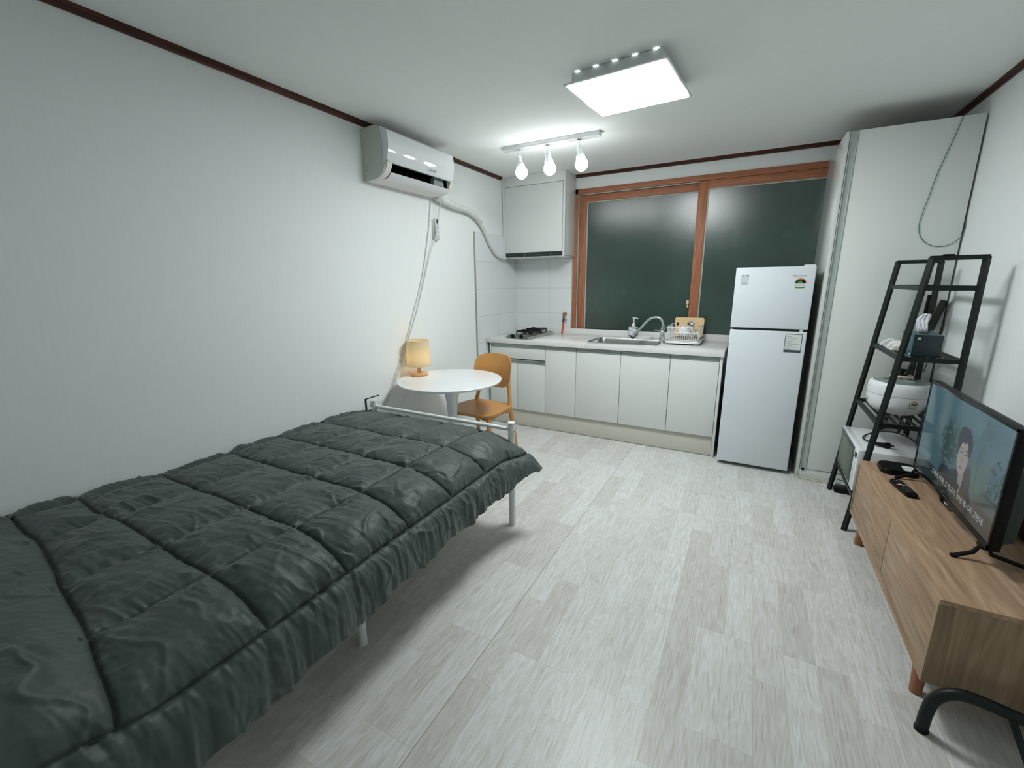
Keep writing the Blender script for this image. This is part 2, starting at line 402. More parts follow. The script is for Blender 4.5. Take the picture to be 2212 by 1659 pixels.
# window ------------------------------------------------------------
win = struct('window_1', loc=(WX0, 0, WZ0))
bm = nb()
box(bm, WX0, WX0+.042, -.012, .12, WZ0, WZ1, .002); obj('outer_frame_stile', bm, frame_wood_v, win)
bm = nb()
box(bm, WX0, WX1, -.012, .12, WZ1-.045, WZ1, .002); box(bm, WX0, WX1, -.004, .12, WZ0, WZ0+.03, .002); obj('outer_frame_rail', bm, frame_wood_h, win)
bm = nb(); box(bm, WX0+.043, WX0+.051, .0, .03, WZ0+.03, WZ1-.046); box(bm, WX0+.043, 1.75, .0, .03, WZ1-.0535, WZ1-.0465); obj('draught_strip', bm, rubber, win)
# left sash (inner track) and right sash (nearer track, overlapping)
s1 = obj('sash', (lambda b: (box(b, .697, .765, .018, .05, WZ0+.03, 2.163, .003), box(b, 1.752, 1.815, .018, .05, WZ0+.03, 2.163, .003), b)[-1])(nb()), frame_wood_v, win)
bm = nb(); box(bm, .765, 1.752, .018, .05, 2.103, 2.163, .003); box(bm, .765, 1.752, .018, .05, WZ0+.03, WZ0+.04, .002); obj('sash_rail', bm, frame_wood_h, s1)
bm = nb(); box(bm, .764, 1.753, .034, .040, WZ0+.03, 2.104); obj('glass_pane', bm, night_glass, s1, smooth=False)
bm = nb(); box(bm, .765, .776, .026, .034, WZ0+.03, 2.103); box(bm, .776, 1.752, .026, .034, 2.095, 2.103); obj('glazing_bead', bm, rubber, s1, smooth=False)
s2 = obj('sash', (lambda b: (box(b, 1.747, 1.822, -.008, .016, WZ0+.03, 2.172, .003), box(b, 2.64, 2.70, -.008, .016, WZ0+.03, 2.172, .003), b)[-1])(nb()), frame_wood_v, win)
bm = nb(); box(bm, 1.822, 2.64, -.008, .016, 2.109, 2.172, .003); box(bm, 1.822, 2.64, -.008, .016, WZ0+.03, WZ0+.04, .002); obj('sash_rail', bm, frame_wood_h, s2)
bm = nb(); box(bm, 1.821, 2.641, .004, .010, WZ0+.03, 2.11); obj('glass_pane', bm, night_glass, s2, smooth=False)
bm = nb(); box(bm, 1.822, 1.833, -.002, .004, WZ0+.03, 2.109); box(bm, 1.833, 2.64, -.002, .004, 2.101, 2.109); obj('glazing_bead', bm, rubber, s2, smooth=False)
bm = nb(); box(bm, 1.722, 1.744, -.012, .018, 1.165, 1.195, .004); box(bm, 1.728, 1.742, -.012, .018, 1.135, 1.158, .004); cyl(bm, (1.733, -.006, 1.15), (1.733, -.006, 1.19), .004, seg=10)
obj('latch', bm, cream, win)['label'] = 'cream crescent latch'
bm = nb(); box(bm, WX0-.2, WX1+.2, .50, .52, .2, 2.6); o = struct('wall_outside', bm, mat('dark_outside', (.02, .03, .03), .9), smooth=False)

# ---------------------------------------------------------------- kitchen run
CT = .85
DY = -.615
def handle_strip(x0, x1, z1, parent, par2=None):
    bm = nb()
    box(bm, x0+.002, x1-.002, DY-.004, DY+.012, z1-.007, z1, .001)
    box(bm, x0+.002, x1-.002, DY+.008, DY+.014, z1-.026, z1-.006)
    box(bm, x0+.002, x1-.002, DY-.003, DY+.012, z1-.0305, z1-.026, .001)
    return obj('handle', bm, handle_m, parent)
def door_panel(name, x0, x1, z0, z1, parent, m=white_lam):
    bm = nb(); box(bm, x0+.002, x1-.002, DY, DY+.018, z0, z1-.0335, .0015)
    d = obj(name, bm, m, parent); handle_strip(x0, x1, z1, d); return d
def carcass(x0, x1, parent, top=.805):
    bm = nb(); box(bm, x0+.0005, x1-.0005, DY+.022, -.03, .166, top); obj('carcass', bm, cab_shade, parent, smooth=False)  # carcass coloured dark so the gaps between doors read as shaded
u = thing('base_cabinet', 'white base cabinet under the gas stove with one wide drawer above two doors', 'cabinet', (.34, -.3, .166))
carcass(.034, .628, u)
bm = nb(); box(bm, .034, .050, DY, DY+.02, .166, .805, .001); obj('filler_strip', bm, cab_side, u)
door_panel('drawer_front', .05, .628, .665, .80, u)
door_panel('door', .05, .337, .168, .655, u); door_panel('door', .337, .628, .168, .655, u)
u = thing('base_cabinet', 'narrow white single-door base cabinet between the stove unit and the sink unit', 'cabinet', (.776, -.3, .166))
carcass(.628, .924, u); door_panel('door', .628, .924, .168, .80, u)
u = thing('base_cabinet', 'white two-door base cabinet directly below the sink', 'cabinet', (1.318, -.3, .166))
carcass(.924, 1.713, u, .67); door_panel('door', .924, 1.318, .168, .80, u); door_panel('door', 1.318, 1.713, .168, .80, u)
u = thing('base_cabinet', 'white single-door base cabinet below the dish rack, nearest the refrigerator', 'cabinet', (1.89, -.3, 0))
carcass(1.713, 2.068, u); door_panel('door', 1.713, 2.068, .168, .80, u)
bm = nb(); box(bm, 2.0695, 2.088, DY, -.03, 0, .805, .001); obj('end_panel', bm, white_lam, u)
t = thing('toe_kick', 'long cream plinth board running along the floor beneath the kitchen cabinets', 'plinth', (1.05, -.57, 0))
bm = nb(); box(bm, .034, 2.067, DY+.022, DY+.036, .006, .1655, .001); obj('board', bm, toe_m, t)
bm = nb(); box(bm, .034, 2.067, DY+.020, DY+.034, .0, .006, .001); obj('floor_seal', bm, mat('seal_grey', (.25, .26, .24), .5), t)
# worktop with a cut-out for the sink
SX0, SX1, SY0, SY1 = 1.005, 1.572, -.525, -.185
t = thing('countertop', 'white stone countertop running along the window wall above the base cabinets', 'countertop', (1.05, -.31, .806))
bm = nb()
box(bm, .012, SX0, -.635, -.006, .806, CT, .0015); box(bm, SX1, 2.095, -.635, -.006, .806, CT, .0015)
box(bm, SX0, SX1, -.635, SY0, .806, CT, .0015); box(bm, SX0, SX1, SY1, -.006, .806, CT, .0015)
obj('slab', bm, counter_m, t)
bm = nb(); box(bm, .012, 2.095, -.026, -.0125, CT, .907, .0015); obj('backsplash', bm, counter_m, t)
# sink
t = thing('sink', 'rectangular stainless steel sink set into the white countertop', 'sink', (1.29, -.35, .85))
bm = nb()
def ring(bm, w, h, r, z): return [bm.verts.new((x, y, z)) for x, y in rrect((SX0+SX1)/2, (SY0+SY1)/2, w, h, r)]
w0, h0 = SX1-SX0, SY1-SY0
rr = [ring(bm, w0+.03, h0+.03, .03, CT+.0005), ring(bm, w0+.028, h0+.028, .03, CT+.004), ring(bm, w0-.004, h0-.004, .035, CT+.003), ring(bm, w0-.02, h0-.02, .04, CT-.012),
      ring(bm, w0-.03, h0-.03, .045, CT-.14), ring(bm, w0-.09, h0-.09, .04, CT-.165), ring(bm, .08, .08, .039, CT-.17)]
for a, b in zip(rr, rr[1:]):
    n = len(a)
    for k in range(n): bm.faces.new((a[k], a[(k+1) % n], b[(k+1) % n], b[k]))
bm.faces.new(rr[-1]); obj('basin', bm, steel, t)
bm = nb(); lathe(bm, (1.29, -.355, CT-.1695), [(.0, 0), (.04, 0), (.045, .004), (.03, .005), (.0, .003)], 24, caps=False); obj('drain_strainer', bm, chrome, t)
# faucet
t = thing('faucet', 'chrome kitchen faucet with arched hose spout and single side lever', 'faucet', (1.592, -.34, .853))
FY = -.34
bm = nb(); lathe(bm, (1.592, FY, CT+.0005), [(0, 0), (.027, 0), (.027, .008), (.022, .012), (.02, .035), (.023, .04), (.023, .05), (.019, .055), (.02, .085), (.017, .1), (.014, .104), (0, .104)], 28, caps=False); obj('base', bm, chrome, t)
bm = nb(); cyl(bm, (1.592, FY, .955), (1.592, FY, 1.0), .014); cyl(bm, (1.592, FY, .97), (1.592, FY, .978), .017); obj('neck', bm, chrome, t)
bm = nb(); tube(bm, [(1.592, FY, .999), (1.588, FY, 1.03), (1.565, FY, 1.058), (1.53, FY, 1.066), (1.49, FY, 1.055), (1.45, FY, 1.02), (1.41, FY, .97), (1.375, FY, .93)], .0105, 14); obj('spout', bm, mat('spout_grey', (.5, .56, .54), .25, metal=.6), t)
d = Vector((-.62, 0, -.78)).normalized(); p = Vector((1.378, FY, .932))
bm = nb(); cyl(bm, p, p+d*.035, .013, .018); cyl(bm, p+d*.035, p+d*.05, .0195, .0195); sh = obj('spray_head', bm, chrome, t)
bm = nb(); cyl(bm, p+d*.05, p+d*.064, .019, .017); obj('nozzle', bm, black, sh)['label'] = 'black nozzle'
bm = nb(); tube(bm, [(1.585, FY, .952), (1.56, FY, .956), (1.525, FY, .957)], .005, 10); obj('lever', bm, chrome, t)
# pump bottle
t = thing('soap_bottle', 'clear pump soap bottle with purple floral label standing behind the sink', 'soap bottle', (1.285, -.075, .85))
bm = nb(); prism(bm, rrect(1.285, -.075, .084, .05, .012), 'z', CT+.0005, .955); bmesh.ops.bevel(bm, geom=[e for e in bm.edges if abs(e.verts[0].co.z-e.verts[1].co.z) < 1e-5 and e.verts[0].co.z > .95], offset=.008, segments=3, affect='EDGES'); bo = obj('bottle_body', bm, mat('soap_clear', (.62, .66, .72), .1, trans=.3), t)
def petal_mat():
    m = mat('floral_label', (.5, .45, .6), .5)
    v = coords(m, (70, 70, 70)); n = N(m, 'ShaderNodeTexVoronoi'); n.inputs['Scale'].default_value = 1; L(m, v, n.inputs['Vector'])
    c = ramp(m, n.outputs['Distance'], [(.15, (.08, .03, .12)), (.35, (.32, .2, .42)), (.5, (.72, .74, .8))]); L(m, c, bsdf(m).inputs['Base Color']); return m
bm = nb(); box(bm, 1.250, 1.320, -.1015, -.1004, .865, .945); lb = obj('label_sticker', bm, petal_mat(), bo, smooth=False)
bm = nb(); lathe(bm, (0, 0, 0), [(0, 0), (.022, 0), (.022, .001), (0, .001)], 28, M=Matrix.Translation((1.287, -.1022, .905)) @ Matrix.Rotation(PI/2, 4, 'X') @ Matrix.Diagonal((1, 1.45, 1, 1)), caps=False); ov = obj('label_oval', bm, paper, lb)
bm = nb()
for k, (w_, z_) in enumerate(((.022, .912), (.026, .904), (.018, .896))): box(bm, 1.287-w_/2, 1.287+w_/2, -.1040, -.1034, z_, z_+.003)
obj('label_print', bm, ink_l, lb, smooth=False)
bm = nb(); lathe(bm, (1.285, -.075, .955), [(0, 0), (.017, 0), (.017, .02), (.010, .028), (.007, .03), (.0065, .068), (.009, .07), (.009, .08), (0, .08)], 24, caps=False)
tube(bm, [(1.285, -.075, 1.032), (1.305, -.08, 1.034), (1.327, -.085, 1.028)], .005, 8); box(bm, 1.272, 1.298, -.085, -.065, 1.031, 1.039, .003); obj('pump', bm, white_pl, t)
# small soap tray
t = thing('soap_dish', 'low white tray behind the sink, right of the pump bottle', 'tray', (1.40, -.065, .85))
bm = nb(); prism(bm, rrect(1.395, -.075, .13, .06, .012), 'z', CT+.0005, CT+.005); obj('tray_base', bm, white_pl, t)
bm = nb()
tube(bm, [(x, y, CT+.016) for x, y in rrect(1.395, -.075, .13, .06, .012)] + [(1.46, -.057, CT+.016)], .003, 6, 0); 
tube(bm, [(x, y, CT+.008) for x, y in rrect(1.395, -.075, .128, .058, .012)] + [(1.459, -.058, CT+.008)], .004, 6, 0); obj('tray_rim', bm, white_pl, t)
# dish rack
t = thing('dish_rack', 'white wire dish rack on a drip tray beside the sink', 'dish rack', (1.76, -.23, .85))
bm = nb(); prism(bm, rrect(1.762, -.225, .26, .36, .02), 'z', .862, .868)
for zz, ss in ((.868, 1.0), (.878, 1.0)): tube(bm, [(x, y, zz) for x, y in rrect(1.762, -.225, .266*ss, .366*ss, .022)] + [(1.895, -.064, zz)], .0045, 6, 0)
for sx in (1.66, 1.86):
    for sy in (-.36, -.09): box(bm, sx-.008, sx+.008, sy-.008, sy+.008, CT, .863, .002)
obj('drip_tray', bm, white_pl, t)
bm = nb()
BX0, BX1, BY0, BY1 = 1.632, 1.888, -.385, -.07
bx0, bx1, by0, by1 = 1.652, 1.872, -.37, -.085
tube(bm, [(BX0, BY0, .992), (BX1, BY0, .992), (BX1, BY1, .997), (BX0, BY1, .997), (BX0, BY0, .992)], .0035, 8, 0)
tube(bm, [(bx0, by0, .885), (bx1, by0, .885), (bx1, by1, .885), (bx0, by1, .885), (bx0, by0, .885)], .0028, 8, 0)
tube(bm, [(BX0+.005, BY0+.004, .95), (BX1-.005, BY0+.004, .95), (BX1-.005, BY1-.004, .95), (BX0+.005, BY1-.004, .95), (BX0+.005, BY0+.004, .95)], .002, 6, 0)
n = 14
for k in range(n+1):
    f = k/n
    for (ya, yb) in ((by0, BY0), (by1, BY1)):
        tube(bm, [(bx0+(bx1-bx0)*f, ya, .885), (BX0+(BX1-BX0)*f, yb, .992)], .0017, 6, 0)
    tube(bm, [(bx0+(bx1-bx0)*f, by0, .885), (bx0+(bx1-bx0)*f, by1, .885)], .0017, 6, 0)
for k in range(1, 12):
    f = k/12
    for (xa, xb) in ((bx0, BX0), (bx1, BX1)):
        tube(bm, [(xa, by0+(by1-by0)*f, .885), (xb, BY0+(BY1-BY0)*f, .993)], .0017, 6, 0)
for sx in (bx0+.01, bx1-.01):
    for sy in (by0+.01, by1-.01): cyl(bm, (sx, sy, .868), (sx, sy, .886), .003, seg=8)
obj('wire_basket', bm, mat('white_wire', (.82, .84, .84), .3), t)
# things in the rack
M = Matrix.Translation((1.772, -.105, .89)) @ Matrix.Rotation(math.radians(-8), 4, 'X')
bm = nb(); prism(bm, rrect(0, .082, .238, .164, .016), 'y', -.004, .004)
bmesh.ops.transform(bm, matrix=M, verts=bm.verts[:])
o = tag(obj('cutting_board', bm, board_m), 'beige cutting board standing upright at the back of the dish rack', 'cutting board')
bm = nb(); prism(bm, rrect(-.095, .105, .018, .03, .0085), 'y', -.0049, -.0042); bmesh.ops.transform(bm, matrix=M, verts=bm.verts[:]); obj('grip_hole', bm, dark_gap, o)
def dish(name, label, cat, c, r, depth, tilt, rotz, m=porcelain, group=None):
    bm = nb(); MM = Matrix.Translation(c) @ Matrix.Rotation(rotz, 4, 'Z') @ Matrix.Rotation(tilt, 4, 'Y')
    lathe(bm, (0, 0, 0), [(.0, 0), (r*.45, 0), (r*.5, -.004), (r*.55, 0), (r*.8, depth*.5), (r, depth), (r+.002, depth+.001), (r*.97, depth+.003), (r*.75, depth*.5+.004), (r*.5, .005), (0, .004)], 40, M=MM, caps=False)
    return tag(obj(name, bm, m), label, cat, group)
dish('bowl', 'white bowl turned on its side at the left of the dish rack', 'bowl', (1.715, -.25, .935), .052, .05, math.radians(70), .3)
dish('plate', 'white plate standing on edge right of the bowl in the dish rack', 'plate', (1.778, -.27, .945), .060, .012, math.radians(62), .35)
dish('plate', 'white plate leaning behind the others, closest to the ladle in the dish rack', 'plate', (1.810, -.24, .945), .056, .012, math.radians(58), .4)
t = thing('ladle', 'shiny steel ladle standing bowl-up in the dish rack before the cutting board', 'ladle', (1.84, -.2, .9))
bm = nb(); lathe(bm, (0, 0, 0), [(0, -.018), (.014, -.016), (.024, -.008), (.03, .002), (.029, .003), (.02, -.008), (0, -.014)], 28, M=Matrix.Translation((1.795, -.17, 1.005)) @ Matrix.Rotation(math.radians(35), 4, 'X'), caps=False); obj('ladle_bowl', bm, chrome, t)
bm = nb(); tube(bm, [(1.808, -.175, .995), (1.822, -.185, .96), (1.845, -.2, .925), (1.852, -.21, .889)], .003, 8); obj('handle', bm, chrome, t)
t = thing('wooden_spoon', 'wooden spoon leaning in the right corner of the dish rack', 'spoon', (1.83, -.3, .9))
bm = nb(); tube(bm, [(1.815, -.31, .892), (1.845, -.315, .94), (1.872, -.32, .985)], .004, 8); obj('handle', bm, pale_wood, t)
bm = nb(); sph(bm, (1.877, -.321, .996), .016, 20, (1, .45, 1.35)); obj('spoon_head', bm, pale_wood, t)
# small forks in the utensil side
t = thing('fork', 'small steel fork standing in the front right of the dish rack', 'fork', (1.85, -.34, .89))
bm = nb(); tube(bm, [(1.83, -.345, .888), (1.842, -.345, .92), (1.858, -.348, .96)], .0022, 8)
for k in (-1, 0, 1): tube(bm, [(1.83, -.345, .905), (1.83+k*.005, -.345, .896), (1.826+k*.005, -.345, .888)], .0012, 6)
obj('fork_body', bm, chrome, t)

# gas stove ---------------------------------------------------------
t = thing('gas_stove', 'compact two-burner gas stove with black grates on the countertop in the corner', 'stove', (.33, -.34, .85))
bm = nb(); box(bm, .195, .475, -.60, -.07, CT+.0005, .872, .006); obj('body', bm, mat('stove_steel', (.52, .54, .50), .3, metal=.9), t)
bm = nb(); box(bm, .215, .455, -.50, -.085, .872, .877, .002); obj('top_plate', bm, mat('stove_glass', (.06, .07, .065), .15), t)
bm = nb(); prism(bm, [(-.606, .853), (-.601, .873), (-.575, .884), (-.515, .884), (-.505, .872), (-.505, .853)], 'x', .225, .44); cp = obj('control_panel', bm, mat('stove_panel', (.16, .19, .17), .3, metal=.7), t)
for x in (.285, .375):
    bm = nb(); M = Matrix.Translation((x, -.600, .872)) @ Matrix.Rotation(math.radians(62), 4, 'X')
    lathe(bm, (0, 0, 0), [(0, -.002), (.019, -.002), (.019, .004), (.0165, .006), (.015, .018), (0, .018)], 24, M=M, caps=False); box(bm, -.003, .003, -.014, .014, .016, .023, .001, M=M)
    obj('knob', bm, black, cp)
for cy, r in ((-.40, .052), (-.19, .062)):
    bm = nb(); lathe(bm, (.335, cy, .877), [(0, 0), (r, 0), (r, .004), (r*.75, .006), (r*.7, .014), (r*.45, .016), (r*.42, .024), (0, .026)], 32, caps=False); obj('burner', bm, mat('burner_grey', (.08, .09, .085), .35, metal=.7), t)
    bm = nb(); G = .098
    for a in range(4):
        an = a*PI/2+PI/4
        dx, dy = math.cos(an), math.sin(an)
        tube(bm, [(.335+dx*G*1.12, cy+dy*G*1.0, .878), (.335+dx*G*1.12, cy+dy*G*1.0, .908), (.335+dx*G*.45, cy+dy*G*.4, .910)], .0055, 6, 0, square=True)
    tube(bm, [(.335-G*.8, cy-G*.7, .905), (.335-G*.8, cy+G*.7, .905)], .0045, 6, 0, square=True)
    tube(bm, [(.335+G*.8, cy-G*.7, .905), (.335+G*.8, cy+G*.7, .905)], .0045, 6, 0, square=True)
    tube(bm, [(.335+G*.5*math.cos(q), cy+G*.42*math.sin(q), .909) for q in np.linspace(0, 2*PI, 25)], .0045, 6, 0)
    for zz_ in (-1, 1): tube(bm, [(.335-G*.8, cy+zz_*G*.7, .905), (.335+G*.8, cy+zz_*G*.7, .905)], .0045, 6, 0, square=True)
    obj('grate', bm, iron, t)
# gas valve
t = thing('gas_valve', 'brass gas valve with blue lever and red hose on the wall tiles', 'valve', (.57, -.03, 1.03))
bm = nb(); cyl(bm, (.574, -.006, 1.052), (.574, -.03, 1.052), .018); sph(bm, (.574, -.034, 1.052), .0175, 20); cyl(bm, (.574, -.034, 1.045), (.568, -.036, 1.0), .011, .009); cyl(bm, (.57, -.036, 1.015), (.569, -.036, 1.005), .014, .014, seg=6); obj('valve_body', bm, brass, t)
bm = nb(); cyl(bm, (.568, -.036, 1.0), (.566, -.037, .968), .0085); obj('dark_collar', bm, iron, t)
bm = nb(); box(bm, .574, .604, -.044, -.036, .985, .995, .002, M=None); sph(bm, (.585, -.040, .992), .008, 12); obj('lever', bm, blue_pl, t)['label'] = 'blue lever'
bm = nb(); tube(bm, [(.566, -.037, .972), (.565, -.037, .93), (.56, -.037, .89), (.553, -.042, CT+.002)], .0085, 12); cyl(bm, (.566, -.037, .972), (.566, -.037, .962), .0115); obj('hose', bm, red_hose, t)['label'] = 'red rubber hose'

# hood cabinet -------------------------------------------------------
UY = -.276
t = thing('wall_cabinet', 'white wall cabinet above the stove reaching the ceiling, with a range hood underneath', 'cabinet', (.35, -.14, 1.6))
bm = nb()
box(bm, .034, .660, UY+.02, -.0065, 1.612, H-.001, .001)
box(bm, .006, .034, UY+.004, UY+.02, 1.60, H-.001)
box(bm, .640, .660, UY, UY+.021, 1.60, H-.001, .001)
box(bm, .034, .640, UY, UY+.02, 2.254, H-.001, .001)
obj('carcass', bm, white_lam, t)
bm = nb(); box(bm, .034, .6405, UY+.0185, UY+.0198, 1.646, 2.254); obj('door_gap', bm, cab_shade, t, smooth=False)  # dark plate added behind the door to paint the shade of its gap
bm = nb(); box(bm, .0375, .6365, UY-.002, UY+.018, 1.6485, 2.2505, .0015); obj('door', bm, white_lam, t)
bm = nb(); box(bm, .036, .638, UY+.002, UY+.02, 1.608, 1.645, .001); hd = obj('hood_control_strip', bm, hood_blk, t)
bm = nb(); box(bm, .036, .637, UY-.003, UY+.006, 1.602, 1.608, .001); box(bm, .245, .247, UY+.0005, UY+.003, 1.610, 1.643); box(bm, .52, .522, UY+.0005, UY+.003, 1.610, 1.643); obj('hood_trim', bm, alu, hd)
bm = nb(); box(bm, .036, .655, UY+.006, -.012, 1.596, 1.611, .002); hu = obj('hood_underside', bm, cab_side, t)
bm = nb(); box(bm, .36, .56, UY+.05, UY+.12, 1.592, 1.597, .002); obj('filter_slot', bm, alu, hu)
bm = nb(); lathe(bm, (.15, UY+.07, 1.588), [(0, 0), (.022, 0), (.025, .008), (0, .008)], 20, caps=False); obj('hood_lamp', bm, cream, hu)

# ---------------------------------------------------------------- air conditioner
t = thing('air_conditioner', 'white wall-mounted split air conditioner high on the left wall', 'air conditioner', (0, -1.69, 2.0))
AY0, AY1 = -2.03, -1.345
def ac_prof(s=0):
    pts = [(0, 2.297), (.10, 2.306), (.135, 2.300)]
    for k in range(9):
        a = k/8; pts.append((.165+.045*math.sin(a*PI*.62)*1.0, 2.285-.185*a))
    pts += [(.196, 2.088), (.180, 2.055), (.150, 2.025), (.10, 2.006), (.03, 2.0), (0, 2.0)]
    return pts
# carcass split round the outlet slot
slot_y0, slot_y1 = AY0+.055, AY1-.03
def ac_prof_cut():
    return [(0, 2.297), (.10, 2.306), (.135, 2.300), (.150, 2.288), (.150, 2.119), (.116, 2.119), (.116, 2.018), (.128, 2.012), (.10, 2.006), (.03, 2.0), (0, 2.0)]
bm = nb()
full = [(0, 2.297), (.10, 2.306), (.135, 2.300), (.150, 2.288), (.152, 2.118), (.196, 2.096), (.192, 2.075), (.175, 2.045), (.150, 2.022), (.10, 2.006), (.03, 2.0), (0, 2.0)]
prism(bm, full, 'y', AY0+.012, slot_y0); prism(bm, full, 'y', slot_y1, AY1-.006); prism(bm, ac_prof_cut(), 'y', slot_y0, slot_y1)
obj('housing', bm, warm_pl, t, ang=50)
bm = nb()
side = [(0, 2.297), (.10, 2.306), (.136, 2.301)] + [(.15+.012*math.sin(k/6*PI), 2.285-.19*k/6) for k in range(7)] + [(.185, 2.075), (.165, 2.035), (.13, 2.012), (.10, 2.006), (.03, 2.0), (0, 2.0)]
prism(bm, side, 'y', AY0, AY0+.014); sdp = obj('side_cap', bm, mat('ac_side_grey', (.56, .58, .53), .45), t, ang=50)
bm = nb()
for a, zc in ((0, 2.075), (1, 2.045)):
    tube(bm, [(.03+.012*math.cos(q), AY0-.0005, zc+.014*math.sin(q)) for q in np.linspace(-1.2, 1.6, 9)], .0012, 5, 0)
obj('knockout_mark', bm, mat('knockout', (.3, .32, .29), .5), sdp)
bm = nb()
fp = [(.150, 2.292), (.158, 2.298), (.170, 2.290)] + [(.178+.034*math.sin(.25*PI+a*PI*.62), 2.272-.17*a) for a in np.linspace(0, 1, 12)] + [(.196, 2.098), (.190, 2.096), (.150, 2.115)]
prism(bm, fp, 'y', AY0+.013, AY1); pn = obj('front_panel', bm, white_gl, t, ang=40)
bm = nb(); prism(bm, [(.201, 2.103), (.199, 2.093), (.150, 2.104), (.150, 2.112)], 'y', AY0+.013, AY1); obj('panel_lip', bm, mat('ac_lip', (.50, .58, .55), .35), pn)
text('logo', 'Carrier', .034, (.2045, AY1-.30, 2.118), (0, 1, 0), (-.12, 0, 1), ink_l, pn)
bm = nb(); box(bm, .1165, .120, slot_y0, slot_y1, 2.019, 2.1185); box(bm, .120, .149, slot_y0, slot_y1, 2.113, 2.1185); box(bm, .120, .160, slot_y0, slot_y0+.003, 2.03, 2.113); box(bm, .120, .160, slot_y1-.003, slot_y1, 2.03, 2.113); box(bm, .120, .14, slot_y0, slot_y1, 2.019, 2.024)
obj('outlet_cavity', bm, wall_in, t, smooth=False)
bm = nb(); prism(bm, [(.176, 2.046), (.180, 2.044), (.158, 2.018), (.134, 2.008), (.132, 2.013), (.154, 2.024)], 'y', slot_y0+.004, slot_y1-.004); obj('louvre', bm, white_pl, t)
bm = nb(); prism(bm, [(.121, 2.105), (.150, 2.105), (.156, 2.06), (.140, 2.035), (.121, 2.04)], 'y', slot_y1-.14, slot_y1-.03); obj('inner_vane', bm, mat('vane_grey', (.28, .36, .34), .4), t)
for k in range(5):
    bm = nb(); box(bm, .118+.006*k, .123+.006*k, AY0+.31+.007*k, AY0+.316+.007*k, 2.028+.004*k, 2.06, .001); obj('linkage_tab', bm, grey_pl, t)
for k in range(8):
    bm = nb(); box(bm, .121, .126, AY0+.1+.055*k, AY0+.1012+.055*k, 2.03, 2.11); obj('vane_fin', bm, alu_dark, t)
# duct
t = thing('refrigerant_duct', 'white taped air conditioner pipe curving down the wall to the range hood', 'pipe', (.03, -1.3, 2.0))
bm = nb(); P_ = [(.045, -1.36, 2.015), (.042, -1.27, 1.995), (.04, -1.11, 1.975), (.037, -.93, 1.965), (.033, -.80, 1.93), (.030, -.72, 1.885)]
tube(bm, P_, [.032, .020], 16, 10); obj('lagged_pipe', bm, duct_m, t)
bm = nb(); P_ = [(.030, -.73, 1.893), (.027, -.66, 1.835), (.027, -.58, 1.74), (.030, -.49, 1.655), (.034, -.40, 1.612), (.038, -.33, 1.600), (.044, -.292, 1.602)]
tube(bm, P_, [.017, .014], 14, 10); obj('lower_pipe', bm, duct_m, t)
bm = nb(); cyl(bm, (.030, -.737, 1.90), (.029, -.724, 1.888), .0215); obj('clamp', bm, ink_l, t)
# AC cord and drain line down the wall
t = thing('white_cable', 'thin white air conditioner cord hanging past the remote down to the bed', 'cable', (.01, -1.3, 1.98))
bm = nb(); tube(bm, [(.11, -1.36, 2.006), (.09, -1.335, 1.985), (.04, -1.322, 1.93), (.045, -1.352, 1.80), (.046, -1.385, 1.72), (.02, -1.43, 1.60), (.012, -1.52, 1.38), (.012, -1.62, 1.16), (.010, -1.73, .96), (.010, -1.84, .76), (.010, -2.0, .53)], .0035, 8); obj('cord', bm, cable_w, t)
bm = nb(); tube(bm, [(.03, -1.375, 2.003), (.008, -1.385, 1.96), (.008, -1.42, 1.78), (.008, -1.50, 1.50), (.008, -1.57, 1.32), (.008, -1.66, 1.14), (.008, -1.77, .92), (.008, -1.90, .70), (.008, -2.02, .52)], .0035, 8); tag(obj('drain_hose', bm, cable_w), 'thin white line on the left wall, the cord nearer the bed head of the two', 'cable')
# remote in holder
t = thing('remote_control', 'white air conditioner remote held on the left wall below the unit', 'remote', (.01, -1.34, 1.70))
bm = nb(); box(bm, .0, .010, -1.372, -1.322, 1.70, 1.855, .003); box(bm, .0, .030, -1.368, -1.318, 1.698, 1.735, .004); obj('holder', bm, mat('holder_grey', (.55, .57, .53), .4), t)
bm = nb(); box(bm, .012, .028, -1.358, -1.316, 1.705, 1.858, .005); rb = obj('remote_body', bm, white_pl, t)
bm = nb(); box(bm, .0275, .0288, -1.348, -1.328, 1.818, 1.848, .0003); obj('display', bm, mat('lcd', (.05, .10, .08), .2), rb)
bm = nb()
for z in (1.80, 1.775): box(bm, .0275, .029, -1.341, -1.333, z, z+.004)
for z in (1.787,):
    for k in range(3): box(bm, .0275, .029, -1.350+k*.011, -1.344+k*.011, z, z+.004)
for z in (1.762, 1.752, 1.742):
    for k in range(4): box(bm, .0275, .029, -1.352+k*.009, -1.347+k*.009, z, z+.003)
box(bm, .0275, .029, -1.343, -1.331, 1.718, 1.722)
obj('button', bm, ink_l, rb, smooth=False)

